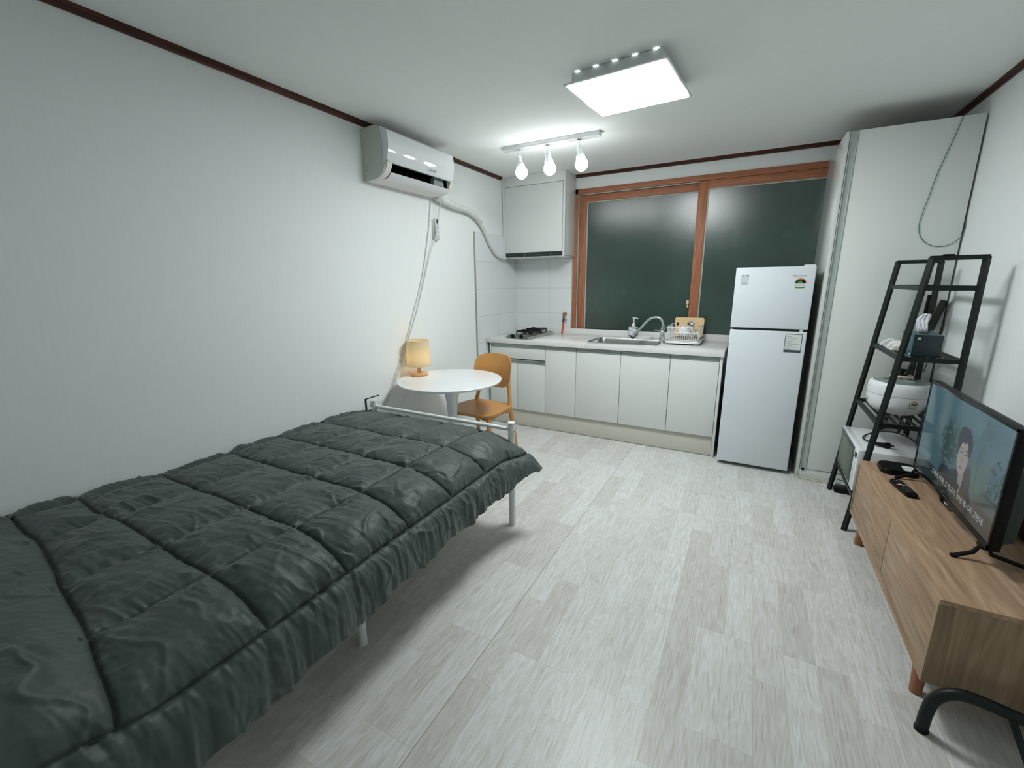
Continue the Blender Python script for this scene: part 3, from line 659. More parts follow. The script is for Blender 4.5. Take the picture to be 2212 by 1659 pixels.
# ---------------------------------------------------------------- lights
LZ = 2.287
t = thing('ceiling_light', 'square flat LED panel light mounted on the ceiling', 'ceiling light', (1.59, -1.77, H))
ang = math.radians(-4.5); LM = Matrix.Translation((1.594, -1.770, 0)) @ Matrix.Rotation(ang, 4, 'Z')
bm = nb(); box(bm, -.215, .215, -.215, .215, LZ+.006, H-.0005, .006, M=LM); bd = obj('housing', bm, mat('lamp_housing', (.72, .76, .75), .4), t)
bm = nb(); box(bm, -.245, .245, -.245, .245, LZ-.001, LZ+.007, .003, M=LM)
fr = obj('frame', bm, white_pl, t)
bm = nb(); box(bm, -.232, .232, -.232, .232, LZ-.0035, LZ-.0012, .0005, M=LM); obj('diffuser', bm, lamp_e, t)['label'] = 'glowing white diffuser'
for k in range(5):
    bm = nb(); box(bm, -.185+k*.0925-.010, -.185+k*.0925+.010, -.2158, -.2148, H-.003, H-.001, M=LM)
    obj('vent_slot', bm, slot_e, bd)
TY = -1.09
t = thing('spotlight_bar', 'white ceiling bar carrying three swivel lamp holders', 'light fixture', (.86, TY, H))
bm = nb(); box(bm, .485, 1.232, TY-.03, TY+.03, H-.028, H-.0005, .002); br_ = obj('bar', bm, white_pl, t)
for x in (.70, 1.02):
    bm = nb(); cyl(bm, (x, TY, H-.030), (x, TY, H-.027), .004); obj('screw', bm, steel, br_)
words = [('leftmost of the three, nearest the air conditioner'), ('middle of the three'), ('rightmost of the three, nearest the window')]
for i, x in enumerate((.615, .845, 1.085)):
    a = Vector((x, TY-.005, H-.028)); b = Vector((x+.004, TY-.008, H-.075))
    bm = nb(); cyl(bm, a, b, .005, seg=12); cyl(bm, a-Vector((0, 0, .003)), a, .016, seg=20); sph(bm, b, .008, 12); ah = obj('swivel_arm', bm, chrome, t)
    d = Vector((.20+.03*(1-i), -.05, -1)).normalized()
    q = d.to_track_quat('Z', 'Y').to_matrix().to_4x4(); M = Matrix.Translation(b) @ q
    bm = nb(); lathe(bm, (0, 0, 0), [(0, 0), (.018, .001), (.020, .006), (.0205, .02), (.018, .023), (.022, .028), (.023, .045), (.020, .048), (.025, .053), (.031, .060), (.032, .078), (.028, .082), (0, .082)], 28, M=M, caps=False); obj('lamp_holder', bm, white_pl, ah)
    bl = nb(); lathe(bl, (0, 0, 0), [(0, .080), (.024, .081), (.030, .088)] + [(.044*math.sin(z_), .118-.044*math.cos(z_)) for z_ in np.linspace(.85, PI, 14)], 32, M=M, caps=False)
    tag(obj('light_bulb', bl, bulb_e), 'lit white globe bulb, ' + words[i] + ' under the ceiling bar', 'light bulb', 'globe bulbs of the ceiling bar')

# ---------------------------------------------------------------- refrigerator
FX0, FX1, FYF, FH = 2.117, 2.579, -.717, 1.452
t = thing('refrigerator', 'tall narrow white two-door refrigerator between the counter and the closet', 'refrigerator', (2.35, -.45, 0))
bm = nb(); box(bm, FX0+.004, FX1-.004, FYF+.055, -.16, .03, FH-.008, .004); obj('body', bm, fridge_s, t)
bm = nb(); box(bm, FX0+.003, FX1-.003, FYF+.005, -.16, FH-.008, FH-.001, .003); obj('top_cover', bm, white_pl, t)
bm = nb(); box(bm, FX0, FX1, FYF, FYF+.055, 1.041, FH, .006, 3); du = obj('freezer_door', bm, fridge_m, t)
bm = nb(); box(bm, FX0, FX1, FYF, FYF+.055, .028, 1.026, .006, 3); dl = obj('fridge_door', bm, fridge_m, t)
bm = nb(); box(bm, FX0+.02, FX1-.004, FYF+.006, FYF+.05, 1.026, 1.041); obj('door_gap', bm, dark_gap, t)
bm = nb(); box(bm, FX1-.045, FX1-.025, FYF+.002, FYF+.03, 1.027, 1.040, .002); obj('middle_hinge', bm, white_pl, t)
bm = nb(); box(bm, FX1-.065, FX1-.004, FYF+.004, FYF+.08, FH-.001, FH+.010, .004); obj('hinge_cover', bm, white_pl, t)
bm = nb()
for x in (FX0+.04, FX1-.04): cyl(bm, (x, FYF+.07, 0), (x, FYF+.07, .03), .018); cyl(bm, (x, -.2, 0), (x, -.2, .03), .018)
box(bm, FX0+.01, FX1-.01, FYF+.06, -.17, .012, .03); obj('foot', bm, fridge_s, t)
y_ = FYF-.0008
# small info sticker (code left out)
bm = nb(); box(bm, 2.155, 2.198, y_, FYF, 1.338, 1.404); st = obj('sticker', bm, mat('sticker_bluegrey', (.60, .66, .68), .4), du, smooth=False)
bm = nb(); box(bm, 2.157, 2.172, y_-.0006, y_, 1.392, 1.402); box(bm, 2.182, 2.196, y_-.0006, y_, 1.392, 1.402); box(bm, 2.166, 2.186, y_-.0006, y_, 1.346, 1.352)
for a in ((2.155, 2.1565, 1.338, 1.404), (2.1965, 2.198, 1.338, 1.404), (2.155, 2.198, 1.338, 1.3395)): box(bm, a[0], a[1], y_-.0006, y_, a[2], a[3])
obj('sticker_print', bm, ink_l, st, smooth=False)
text('logo', 'Klarwind', .021, (2.452, FYF-.0006, 1.386), (1, 0, 0), (0, 0, 1), ink_l, du)
def energy_label(cx, z0, s, parent, place):
    """efficiency grade label; place maps (u, v) label units to 3D with a lift"""
    def arc(bm, r0, r1, a0, a1, cu, cv, lift, n=10):
        A = [bm.verts.new(place(cu+r0*math.cos(a), cv+r0*math.sin(a), lift)) for a in np.linspace(a0, a1, n)]
        B = [bm.verts.new(place(cu+r1*math.cos(a), cv+r1*math.sin(a), lift)) for a in np.linspace(a0, a1, n)]
        for k in range(n-1): bm.faces.new((A[k], A[k+1], B[k+1], B[k]))
    def rect(bm, u0, u1, v0, v1, lift): bm.faces.new([bm.verts.new(place(*p, lift)) for p in ((u0, v0), (u1, v0), (u1, v1), (u0, v1))])
    bm = nb(); rect(bm, -.5, .5, -.62, .45, 1); n_ = 16
    A = [bm.verts.new(place(.52*math.cos(a), .02+.52*math.sin(a), 1)) for a in np.linspace(0, PI, n_)]; bm.faces.new(A)
    root = obj('energy_label', bm, paper, parent, smooth=False)
    for nm, col, a0, a1 in (('green_arc', ink_g, 2.45, PI), ('orange_arc', ink_o, 1.2, 2.45), ('red_arc', ink_r, 0, 1.2)):
        bm = nb(); arc(bm, .40, .50, a0, a1, 0, .02, 2); obj(nm, bm, col, root, smooth=False)
    bm = nb(); arc(bm, .0, .27, 0, PI, 0, .04, 2); rect(bm, -.45, .45, -.44, -.34, 2); obj('green_mark', bm, ink_g, root, smooth=False)
    bm = nb(); rect(bm, -.4, .4, -.06, -.03, 2); rect(bm, -.45, -.33, -.26, -.14, 2); rect(bm, -.25, 0, -.2, -.16, 2); rect(bm, .1, .42, -.2, -.16, 2); rect(bm, -.25, .3, -.5, -.475, 2); obj('label_print', bm, ink_l, root, smooth=False)
energy_label(0, 0, 0, du, lambda u, v, l: (2.501+u*.062, FYF-.0004*l-.0002, 1.342+v*.066))
bm = nb(); box(bm, 2.457, 2.556, y_, FYF, .885, 1.011); st = obj('info_label', bm, mat('label_dark_border', (.05, .09, .10), .4), dl, smooth=False)
bm = nb(); box(bm, 2.461, 2.552, y_-.0006, y_, .903, 1.007); st2 = obj('label_sheet', bm, paper, st, smooth=False)
bm = nb()
for k, (zz, ww) in enumerate(((.990, .032), (.979, .06), (.967, .036), (.958, .072), (.948, .03), (.940, .074), (.930, .04), (.921, .07), (.911, .03))): box(bm, 2.467, 2.467+ww, y_-.0011, y_-.0006, zz, zz+.0026)
box(bm, 2.533, 2.548, y_-.0011, y_-.0006, .999, 1.002)
obj('label_print', bm, ink_l, st, smooth=False)

# ---------------------------------------------------------------- closet
t = thing('closet', 'tall off-white built-in closet panel door between the refrigerator and the right wall', 'closet', (2.94, -.36, 0))
KX0, KX1, KY, KH = 2.628, 3.2405, -.715, 2.2225
bm = nb(); box(bm, KX0, KX0+.020, KY, -.0025, 0, KH, .001); obj('side_panel', bm, gloss_white, t)
bm = nb(); box(bm, KX0+.020, KX1, KY+.03, -.0025, .07, KH-.001); obj('carcass', bm, cab_side, t, smooth=False)
bm = nb(); box(bm, KX0+.023, KX0+.0275, KY-.003, KY+.02, .072, KH-.001, .001); box(bm, KX0+.0275, KX0+.052, KY+.006, KY+.012, .072, KH-.001); box(bm, KX0+.052, KX0+.060, KY-.006, KY+.02, .072, KH-.001, .001); obj('pull_profile', bm, alu, t)
bm = nb(); box(bm, KX0+.061, KX1-.008, KY-.002, KY+.018, .072, KH, .0015); obj('door', bm, closet_m, t)
bm = nb(); box(bm, KX0+.0205, KX1, KY+.004, KY+.022, .0, .068, .001); obj('plinth', bm, closet_m, t)
bm = nb(); box(bm, KX0+.03, KX0+.05, KY-.006, KY+.006, .062, .070, .001); obj('door_foot', bm, black, t)
t = thing('hanging_wire', 'thin teal wire looping down from the closet top near the right wall', 'wire', (3.13, -.72, 2.22))
bm = nb(); tube(bm, [(3.142, -.70, 2.226), (3.136, -.722, 2.215), (3.12, -.723, 2.13), (3.10, -.723, 2.044), (3.075, -.723, 1.93), (3.061, -.723, 1.833), (3.045, -.723, 1.73), (3.041, -.723, 1.659), (3.062, -.723, 1.594), (3.113, -.723, 1.553), (3.179, -.723, 1.55), (3.236, -.723, 1.60), (3.239, -.721, 1.68)], .0018, 6); obj('wire', bm, cable_t, t)

# ---------------------------------------------------------------- round table and lamp
TX, TYY, TZ = .392, -1.745, .70
t = thing('round_table', 'round white pedestal table between the bed and the kitchen', 'table', (TX, TYY, 0))
bm = nb(); lathe(bm, (TX, TYY, TZ-.022), [(0, 0), (.345, 0), (.362, .006), (.368, .014), (.369, .019), (.366, .022), (0, .022)], 96, caps=False); obj('tabletop', bm, table_m, t)
bm = nb(); lathe(bm, (TX+.01, TYY, 0), [(0, .0), (.22, .0), (.225, .006), (.20, .016), (.13, .04), (.07, .09), (.045, .16), (.033, .26), (.031, .34), (.034, .44), (.042, .54), (.056, .62), (.075, .672), (.08, .678), (0, .678)], 48, caps=False); obj('pedestal', bm, table_m, t)
t = thing('table_lamp', 'small wooden table lamp with cream fabric shade on the round table', 'lamp', (.108, -1.742, TZ))
lx, ly = .108, -1.742
bm = nb(); lathe(bm, (lx, ly, TZ+.0005), [(0, 0), (.062, 0), (.064, .003), (.064, .017), (.062, .021), (0, .021)], 40, caps=False); obj('base', bm, pale_wood, t)
bm = nb(); cyl(bm, (lx, ly, TZ+.02), (lx, ly, TZ+.105), .0145); obj('stem', bm, pale_wood, t)
def shade_mat():
    m = bpy.data.materials.new('lamp_shade_fabric'); m.use_nodes = True; nt = m.node_tree; nt.nodes.clear()
    o_ = nt.nodes.new('ShaderNodeOutputMaterial'); d_ = nt.nodes.new('ShaderNodeBsdfDiffuse'); tr = nt.nodes.new('ShaderNodeBsdfTranslucent'); mx = nt.nodes.new('ShaderNodeMixShader')
    d_.inputs[0].default_value = (.78, .74, .58, 1); tr.inputs[0].default_value = (.85, .80, .62, 1); mx.inputs[0].default_value = .5
    nt.links.new(d_.outputs[0], mx.inputs[1]); nt.links.new(tr.outputs[0], mx.inputs[2]); nt.links.new(mx.outputs[0], o_.inputs[0])
    wv = nt.nodes.new('ShaderNodeTexNoise'); wv.inputs['Scale'].default_value = 500; bp = nt.nodes.new('ShaderNodeBump'); bp.inputs['Strength'].default_value = .2; bp.inputs['Distance'].default_value = .001
    nt.links.new(wv.outputs['Fac'], bp.inputs['Height']); nt.links.new(bp.outputs[0], d_.inputs['Normal']); return m
bm = nb(); lathe(bm, (lx, ly, TZ+.075), [(.088, 0), (.0885, .001), (.081, .188), (.080, .189), (.079, .188), (.0865, .001), (.088, 0)], 56, caps=False); shd = obj('lamp_shade', bm, shade_mat(), t)
bm = nb(); tube(bm, [(lx+.0865*math.cos(a), ly+.0865*math.sin(a), TZ+.078) for a in np.linspace(0, 2*PI, 49)], .0015, 6, 0); hem_m = mat('shade_hem', (.72, .52, .32), .6); obj('shade_hem', bm, hem_m, shd); bm = nb(); tube(bm, [(lx+.081*math.cos(a), ly+.081*math.sin(a), TZ+.262) for a in np.linspace(0, 2*PI, 49)], .0015, 6, 0); obj('shade_hem', bm, hem_m, shd)
bm = nb(); sph(bm, (lx, ly, TZ+.15), .026, 20, (1, 1, 1.1)); cyl(bm, (lx, ly, TZ+.1), (lx, ly, TZ+.13), .013); obj('bulb', bm, emit('warm_bulb', (1.0, .66, .36), 4.5), t)
bm = nb(); tube(bm, [(lx-.05, ly+.03, TZ+.006), (.035, -1.70, TZ+.005), (.016, -1.69, TZ-.01), (.014, -1.72, .60), (.012, -1.85, .50), (.014, -1.90, .42), (.014, -1.95, .30)], .0022, 6); obj('cord', bm, cable_w, t)

# ---------------------------------------------------------------- chair
t = thing('dining_chair', 'mustard plastic chair with rounded backrest pushed up to the round white table', 'chair', (.50, -1.5, 0))
CM = Matrix.Translation((.505, -1.52, 0)) @ Matrix.Rotation(math.radians(-4), 4, 'Z')
def T_(bm): bmesh.ops.transform(bm, matrix=CM, verts=bm.verts[:]); return bm
# seat: grid with gentle dish (front is -y)
bm = nb(); nu, nv = 24, 22; G0 = []
def seat_w(v): return .205-.018*v-.012*(v**4)
def se(u, v):  # u,v in -1..1 -> superellipse mapped seat
    k = 4.2
    nrm = (abs(u)**k+abs(v)**k)**(1/k) if (u or v) else 1
    mm = max(abs(u), abs(v)); s = mm/nrm if nrm else 1
    return u*s, v*s
top = {}; bot = {}
for i in range(nu+1):
    for j in range(nv+1):
        u, v = -1+2*i/nu, -1+2*j/nv; a, b = se(u, v)
        x = a*(.208-.012*b); y = b*.185
        z = .452-.012*math.cos(a*PI/2)*math.cos(b*PI/2)-.010*max(0, -b-.5)**2*4
        top[i, j] = bm.verts.new((x, y, z)); bot[i, j] = bm.verts.new((x*.985, y*.985, z-.016))
for i in range(nu):
    for j in range(nv):
        bm.faces.new((top[i, j], top[i+1, j], top[i+1, j+1], top[i, j+1])); bm.faces.new((bot[i, j], bot[i, j+1], bot[i+1, j+1], bot[i+1, j]))
edge = [(i, 0) for i in range(nu)]+[(nu, j) for j in range(nv)]+[(i, nv) for i in range(nu, 0, -1)]+[(0, j) for j in range(nv, 0, -1)]
for a, b in zip(edge, edge[1:]+edge[:1]): bm.faces.new((top[a], bot[a], bot[b], top[b]))
obj('seat', T_(bm), mustard, t, ang=60)
bm = nb()
for (a, b) in (((-.155, -.135), (.155, -.135)), ((-.155, .14), (.155, .14)), ((-.165, -.125), (-.165, .13)), ((.165, -.125), (.165, .13))):
    p0 = Vector((*a, .412)); p1 = Vector((*b, .412)); mid = (p0+p1)/2+Vector((0, 0, .014))
    tube(bm, [p0, mid, p1], .013, 4, 6, square=True)
obj('apron', T_(bm), mustard, t)
for sx in (-1, 1):
    bm = nb(); tube(bm, [(sx*.165, -.135, .43), (sx*.175, -.145, .30), (sx*.19, -.165, .012)], [.021, .012], 12, 6); cyl(bm, (sx*.19, -.165, 0), (sx*.19, -.165, .014), .012); obj('leg', T_(bm), mustard, t)
    bm = nb(); tube(bm, [(sx*.16, .150, .43), (sx*.172, .175, .30), (sx*.19, .215, .012)], [.021, .012], 12, 6); cyl(bm, (sx*.19, .215, 0), (sx*.19, .215, .014), .012); obj('leg', T_(bm), mustard, t)
    bm = nb(); tube(bm, [(sx*.165, .145, .42), (sx*.152, .165, .50), (sx*.135, .180, .60), (sx*.13, .19, .68)], [.017, .012], 12, 6); obj('back_post', T_(bm), mustard, t)
bm = nb()
pts = rrect(0, .705, .345, .255, .085, 10)
fr_ = []; bk_ = []
def bk(x, z, off): return (x, .188+(z-.58)*.18+.12*x*x*-1*2.2+off, z)
# build backrest as grid clipped to superellipse
nu, nv = 22, 16; F = {}; B = {}
for i in range(nu+1):
    for j in range(nv+1):
        u, v = -1+2*i/nu, -1+2*j/nv
        k = 3.6; nrm = (abs(u)**k+abs(v)**k)**(1/k) or 1; s = max(abs(u), abs(v))/nrm
        a, b = u*s, v*s
        x = a*(.172-.010*(b < 0)*b*b); z = .700+b*.128
        yb = .180+(z-.58)*.20-.055*(a*a)
        F[i, j] = bm.verts.new((x, yb-.006, z)); B[i, j] = bm.verts.new((x, yb+.007, z))
for i in range(nu):
    for j in range(nv):
        bm.faces.new((F[i, j], F[i+1, j], F[i+1, j+1], F[i, j+1])); bm.faces.new((B[i, j], B[i, j+1], B[i+1, j+1], B[i+1, j]))
edge = [(i, 0) for i in range(nu)]+[(nu, j) for j in range(nv)]+[(i, nv) for i in range(nu, 0, -1)]+[(0, j) for j in range(nv, 0, -1)]
for a, b in zip(edge, edge[1:]+edge[:1]): bm.faces.new((F[a], B[a], B[b], F[b]))
obj('backrest', T_(bm), mustard, t, ang=60)

# ---------------------------------------------------------------- bed
t = thing('bed_frame', 'white metal single bed frame standing along the left wall', 'bed', (.63, -3.2, 0))
BY = -2.206
for x, nm in ((.112, 'l'), (1.143, 'r')):
    bm = nb(); cyl(bm, (x, BY, 0), (x, BY, .615), .019); lathe(bm, (x, BY, .613), [(0, 0), (.0195, 0), (.0215, .003), (.0215, .008), (.018, .012), (0, .013)], 24, caps=False); obj('post', bm, white_metal, t)
bm = nb(); cyl(bm, (.112, BY, .583), (1.143, BY, .583), .0115); obj('top_rail', bm, white_metal, t)
bm = nb(); cyl(bm, (.112, BY, .36), (1.143, BY, .36), .0115); obj('lower_rail', bm, white_metal, t)
bm = nb(); cyl(bm, (1.162, BY, .575), (1.172, BY, .575), .006, seg=12); cyl(bm, (1.16, BY, .575), (1.163, BY, .575), .009, seg=12); obj('bolt', bm, chrome, t)
for x in (.085, 1.125):
    bm = nb(); box(bm, x-.015, x+.015, -4.125, BY, .275, .305, .003); obj('side_rail', bm, white_metal, t)
bm = nb()
for k in range(9): box(bm, .085, 1.125, -4.05+k*.22, -4.01+k*.22, .297, .312, .002)
obj('slat', bm, white_metal, t)
for (x, y) in ((1.032, -3.223), (.2, -3.223)):
    bm = nb(); cyl(bm, (x, y, 0), (x, y, .30), .015); cyl(bm, (x, y, 0), (x, y, .012), .0165); cyl(bm, (x, y, .235), (x, y, .245), .018); obj('leg', bm, white_metal, t)
for x in (.112, 1.143):
    bm = nb(); cyl(bm, (x, -4.13, 0), (x, -4.13, .78), .019); obj('post', bm, white_metal, t)
bm = nb(); cyl(bm, (.112, -4.13, .74), (1.143, -4.13, .74), .0115); cyl(bm, (.112, -4.13, .36), (1.143, -4.13, .36), .0115); obj('head_rail', bm, white_metal, t)
bm = nb(); box(bm, .09, 1.10, -4.09, -2.26, .313, .50, .04, 4); obj('mattress', bm, mat('mattress_white', (.7, .7, .68), .9), t)

# comforter ----------------------------------------------------------
def vnoise(x, y, seed=0):
    xi = np.floor(x).astype(int); yi = np.floor(y).astype(int); xf = x-xi; yf = y-yi
    def h(a, b):
        n = (a*374761393+b*668265263+seed*982451653) & 0x7fffffff
        n = ((n ^ (n >> 13))*1274126177) & 0x7fffffff
        return ((n ^ (n >> 16)) & 0xffff)/65535.0
    u = xf*xf*(3-2*xf); v = yf*yf*(3-2*yf)
    return (h(xi, yi)*(1-u)+h(xi+1, yi)*u)*(1-v)+(h(xi, yi+1)*(1-u)+h(xi+1, yi+1)*u)*v
def fbm(x, y, seed=0, o=3):
    s = 0; a = 1; t_ = 0
    for k in range(o): s = s+a*vnoise(x*2**k, y*2**k, seed+k*17); t_ += a; a *= .5
    return s/t_-.5
NS, NT = 420, 620
# cross profile (arc length s): wall side drop, top, shoulder, side drop
prof = [(.022, .44), (.024, .52), (.032, .555), (.06, .568), (.25, .572), (.5, .578), (.8, .578), (.98, .573), (1.08, .556), (1.14, .525), (1.18, .482), (1.203, .43), (1.215, .38), (1.222, .325)]
pp = smooth_path([(a, 0, b) for a, b in prof], 10)
px = np.array([p.x for p in pp]); pz = np.array([p.z for p in pp]); dl_ = np.concatenate([[0], np.cumsum(np.hypot(np.diff(px), np.diff(pz)))])
Stot = dl_[-1]
S = np.linspace(0, Stot, NS); PX = np.interp(S, dl_, px); PZ = np.interp(S, dl_, pz)
tx = np.gradient(PX, S); tz = np.gradient(PZ, S); nl = np.hypot(tx, tz); NX = -tz/nl; NZ = tx/nl
s_of_x = lambda x: float(np.interp(x, PX[:NS*3//4], S[:NS*3//4]))
S_edge = float(np.interp(-.472, -PZ[NS//2:], S[NS//2:]))
seams_s = [s_of_x(.085), s_of_x(.352), s_of_x(.682), s_of_x(.955), S_edge]
Y = np.linspace(-4.105, -2.172, NT)
SS, YY = np.meshgrid(S, Y, indexing='ij')
wob = .012*fbm(SS*3+5, YY*3, 3)*2
wobs = .016*fbm(SS*2+1, YY*2.5, 9)*2
seams_y = [-2.175, -2.57, -2.84, -3.10, -3.39, -3.66, -3.83]
# near end: cross seam bows
bow = .05*np.clip((SS-s_of_x(.95))/(Stot-s_of_x(.95)), 0, 1)**1.5
dy = np.full_like(SS, 9.)
for i, y0 in enumerate(seams_y):
    yy = y0+wob+bow*(.7 if i else 0)
    if i == 6: yy = -3.835+wob-.135*np.clip((SS-.40)/.95, 0, 1)**1.1
    dd = np.abs(YY-yy); dd = np.where(SS > S_edge+.004, np.maximum(dd, .028), dd)
    dy = np.minimum(dy, dd)
ds = np.full_like(SS, 9.)
for i, s0 in enumerate(seams_s):
    dd = np.abs(SS-(s0+wobs*(.3 if i == 4 else 1)))
    if i < 4: dd = np.where(YY < -3.86-.1*np.clip(SS-.3, 0, 1), np.maximum(dd, .06), dd)
    if i in (1, 2): dd = np.maximum(dd, 0.004)
    ds = np.minimum(ds, dd)
d = np.minimum(dy, ds)
puff = .033*(1-np.exp(-(d/.04)**.95))
puff = np.where(SS > S_edge, puff*.75, puff)
# gathered wrinkles running away from seams
ry = np.exp(-dy/.06)*(.22-np.abs(fbm(SS*30+YY*4, YY*7, 21, 3)))*(.7+1.6*fbm(SS*5, YY*5, 33))
rs = np.exp(-ds/.085)*(.22-np.abs(fbm(SS*6, YY*26-SS*7, 41, 3)))*(.8+1.6*fbm(SS*5, YY*5, 53))
gath = (.20-np.abs(fbm(SS*11+YY*9, YY*13-SS*8, 121, 4)))
gath2 = (.18-np.abs(fbm(SS*22-YY*14, YY*17+SS*12, 141, 3)))
wr = .026*ry+.036*rs+.012*gath*np.exp(-d/.12)+.006*gath2
ridge = np.abs(fbm(SS*5+YY*2.5, YY*9-SS*1.5, 61, 3))
folds = .012*fbm(SS*3.2, YY*2.6, 71, 3)+.007*(.12-ridge)*1.0+.0035*fbm(SS*14, YY*26, 81, 2)
r2 = np.abs(fbm(SS*7-YY*5, YY*7+SS*6, 95, 2)); folds += .0045*np.clip(.08-r2, 0, 1)/.08
# drape flutes on the hanging side
fl = np.clip((SS-S_edge)/(Stot-S_edge), 0, 1)
flute = (.006*np.clip(fl*6, 0, 1)*(.18-np.abs(fbm(YY*24+SS*3, SS*4, 91, 3)))*5+.007*fl*np.sin(YY*42+8*fbm(YY*3, SS*0+2, 91)*4)*(.6+fbm(YY*4, SS*0, 93)))
near = np.clip((-3.9-YY)/.35, 0, 1)
Hh = puff*(1-.35*near)+wr*(1-.5*near)+folds*(1+1.1*near)+flute-.012
# seam stitch line: sharp groove
Hh -= .010*np.exp(-(d/.0045)**2)
edgefade = np.clip((YY-(-2.23))/.05, 0, 1)
X3 = PX[:, None]+NX[:, None]*Hh; Z3 = PZ[:, None]+NZ[:, None]*Hh
Y3 = YY.copy()
# far end: comes down a little towards the hem, corner of the drape flares out past the post
fe = np.clip((YY+2.42)/.24, 0, 1); sm = fe*fe*(3-2*fe)
Z3 -= .030*sm*np.clip((SS-.02)/.1, 0, 1)*(1-fl)
crn = np.clip((SS-s_of_x(1.0))/(Stot-s_of_x(1.0)), 0, 1)
Z3 -= .035*sm*np.clip(crn*2.5, 0, 1)*(1-crn)
X3 += sm*crn**1.5*.085; Z3 += sm*crn**2*.055; Y3 += sm*crn*.015
# upright post stays clear of the cloth: the top ends short of the rail
Y3 -= np.clip((YY+2.30)/.13, 0, 1)*.012*(1-crn)
# near end rises over the pillow
pr = np.clip((-3.86-YY)/.22, 0, 1); pr = pr*pr*(3-2*pr)
Z3 += .05*pr*np.clip((SS-.1)/.3, 0, 1)*(1-fl)
# hem: scalloped
Z3 -= fl*.012*np.sin(YY*21+3)+fl*.05*np.clip((-3.0-YY)/1.2, 0, 1)
Z3 += .035*np.clip((-3.35-YY)/.5, 0, 1)*(1-fl)*np.clip(1-(SS-.15)/.8, 0, 1)
X3 = np.maximum(X3, .006)
verts = np.stack([X3, Y3, Z3], -1).reshape(-1, 3)
idx = np.arange(NS*NT).reshape(NS, NT)
q = np.stack([idx[:-1, :-1], idx[1:, :-1], idx[1:, 1:], idx[:-1, 1:]], -1).reshape(-1, 4)
me = bpy.data.meshes.new('comforter'); me.from_pydata(verts.tolist(), [], q.tolist()); me.materials.append(comf_m)
me.polygons.foreach_set('use_smooth', [True]*len(me.polygons)); me.update()
co = bpy.data.objects.new('comforter', me); C.objects.link(co)
tag(co, 'dark grey-green quilted comforter spread over the whole bed', 'comforter')
sol = co.modifiers.new('thickness', 'SOLIDIFY'); sol.thickness = .022; sol.offset = -1

# wall outlet behind the bed post
t = thing('wall_outlet', 'white socket plate with black edge on the left wall at the bed foot', 'outlet', (0, -2.14, .57))
bm = nb(); box(bm, 0, .006, -2.185, -2.06, .52, .612, .001); obj('back_plate', bm, black, t)
bm = nb(); box(bm, .006, .012, -2.178, -2.064, .524, .607, .003); pl_ = obj('cover_plate', bm, white_pl, t)
bm = nb(); lathe(bm, (0, 0, 0), [(.0, -.003), (.019, -.003), (.021, 0), (.021, .002), (.018, .001), (0, -.001)], 24, M=Matrix.Translation((.012, -2.13, .567)) @ Matrix.Rotation(PI/2, 4, 'Y'), caps=False); obj('socket_ring', bm, ink_l, pl_)
bm = nb(); tube(bm, [(.014, -2.15, .552), (.026, -2.146, .564), (.020, -2.138, .575)], .003, 6); obj('socket_mark', bm, black, pl_)

# ---------------------------------------------------------------- shelf rack
RX0b, RX0t, RX1, RYn, RYf, RH = 2.815, 2.955, 3.140, -1.392, -.838, 1.462
t = thing('ladder_shelf', 'black steel ladder shelf against the right wall next to the closet', 'shelf', (2.98, -1.11, 0))
R_ = .0105
def rx(z): return RX0b+(RX0t-RX0b)*z/RH
for y in (RYn, RYf):
    bm = nb(); tube(bm, [(RX0b, y, 0), (RX0t, y, RH)], R_, 4, 0, square=True); obj('front_post', bm, rack_m, t)
    bm = nb(); tube(bm, [(RX1+.004, y, 0), (RX1, y, RH)], R_, 4, 0, square=True); obj('back_post', bm, rack_m, t)
    bm = nb(); tube(bm, [(RX0t-.008, y, RH-.002), (RX1+.008, y, RH-.002)], R_, 4, 0, square=True); obj('top_bar', bm, rack_m, t)
shelf_z = [1.333, .990, .640, .205]
for zi, z in enumerate(shelf_z):
    x0 = rx(z)
    bm = nb()
    for y in (RYn, RYf): box(bm, x0, RX1, y-.008, y+.008, z-.022, z)
    for x in (x0+.002, RX1-.004): box(bm, x-.008, x+.008, RYn, RYf, z-.022, z)
    s_ = obj('shelf_tier', bm, rack_m, t, smooth=False)
    bm = nb(); n = 7
    for k in range(1, n): 
        x = x0+(RX1-x0)*k/n; box(bm, x-.0075, x+.0075, RYn, RYf, z-.006, z-.002)
    if zi: obj('wire_slats', bm, rack_m, s_, smooth=False)
    else: bm.free()
bm = nb(); box(bm, RX0t+.035, RX0t+.075, RYn-.014, RYn+.014, RH+.006, RH+.014, .003); obj('plastic_clip', bm, black, t)
# tissue box
t = thing('tissue_box', 'dark teal tissue box with a white tissue pulled up, on the ladder shelf', 'tissue box', (3.0, -1.28, .992))
bm = nb(); box(bm, 2.952, 3.062, -1.374, -1.182, .9905, 1.100, .003); tb = obj('carton', bm, teal_box, t)
bm = nb(); box(bm, 2.953, 3.061, -1.3755, -1.3742, .9915, 1.099, .0005); sd = obj('end_panel', bm, navy_box, tb)
bm = nb(); lathe(bm, (0, 0, 0), [(0, 0), (.007, 0), (.007, .0006), (0, .0006)], 24, M=Matrix.Translation((2.972, -1.376, 1.081)) @ Matrix.Rotation(PI/2, 4, 'X'), caps=False); obj('round_emblem', bm, paper, sd)
text('print', 'TISSUE', .010, (2.9512, -1.338, .998), (0, -1, 0), (0, 0, 1), paper, tb)
bm = nb(); box(bm, 2.950, 2.9515, -1.190, -1.186, 1.07, 1.088); obj('white_tab', bm, paper, tb)
bm = nb(); prism(bm, rrect(3.007, -1.28, .03, .11, .014), 'z', 1.0995, 1.1015); obj('slit', bm, dark_gap, tb)
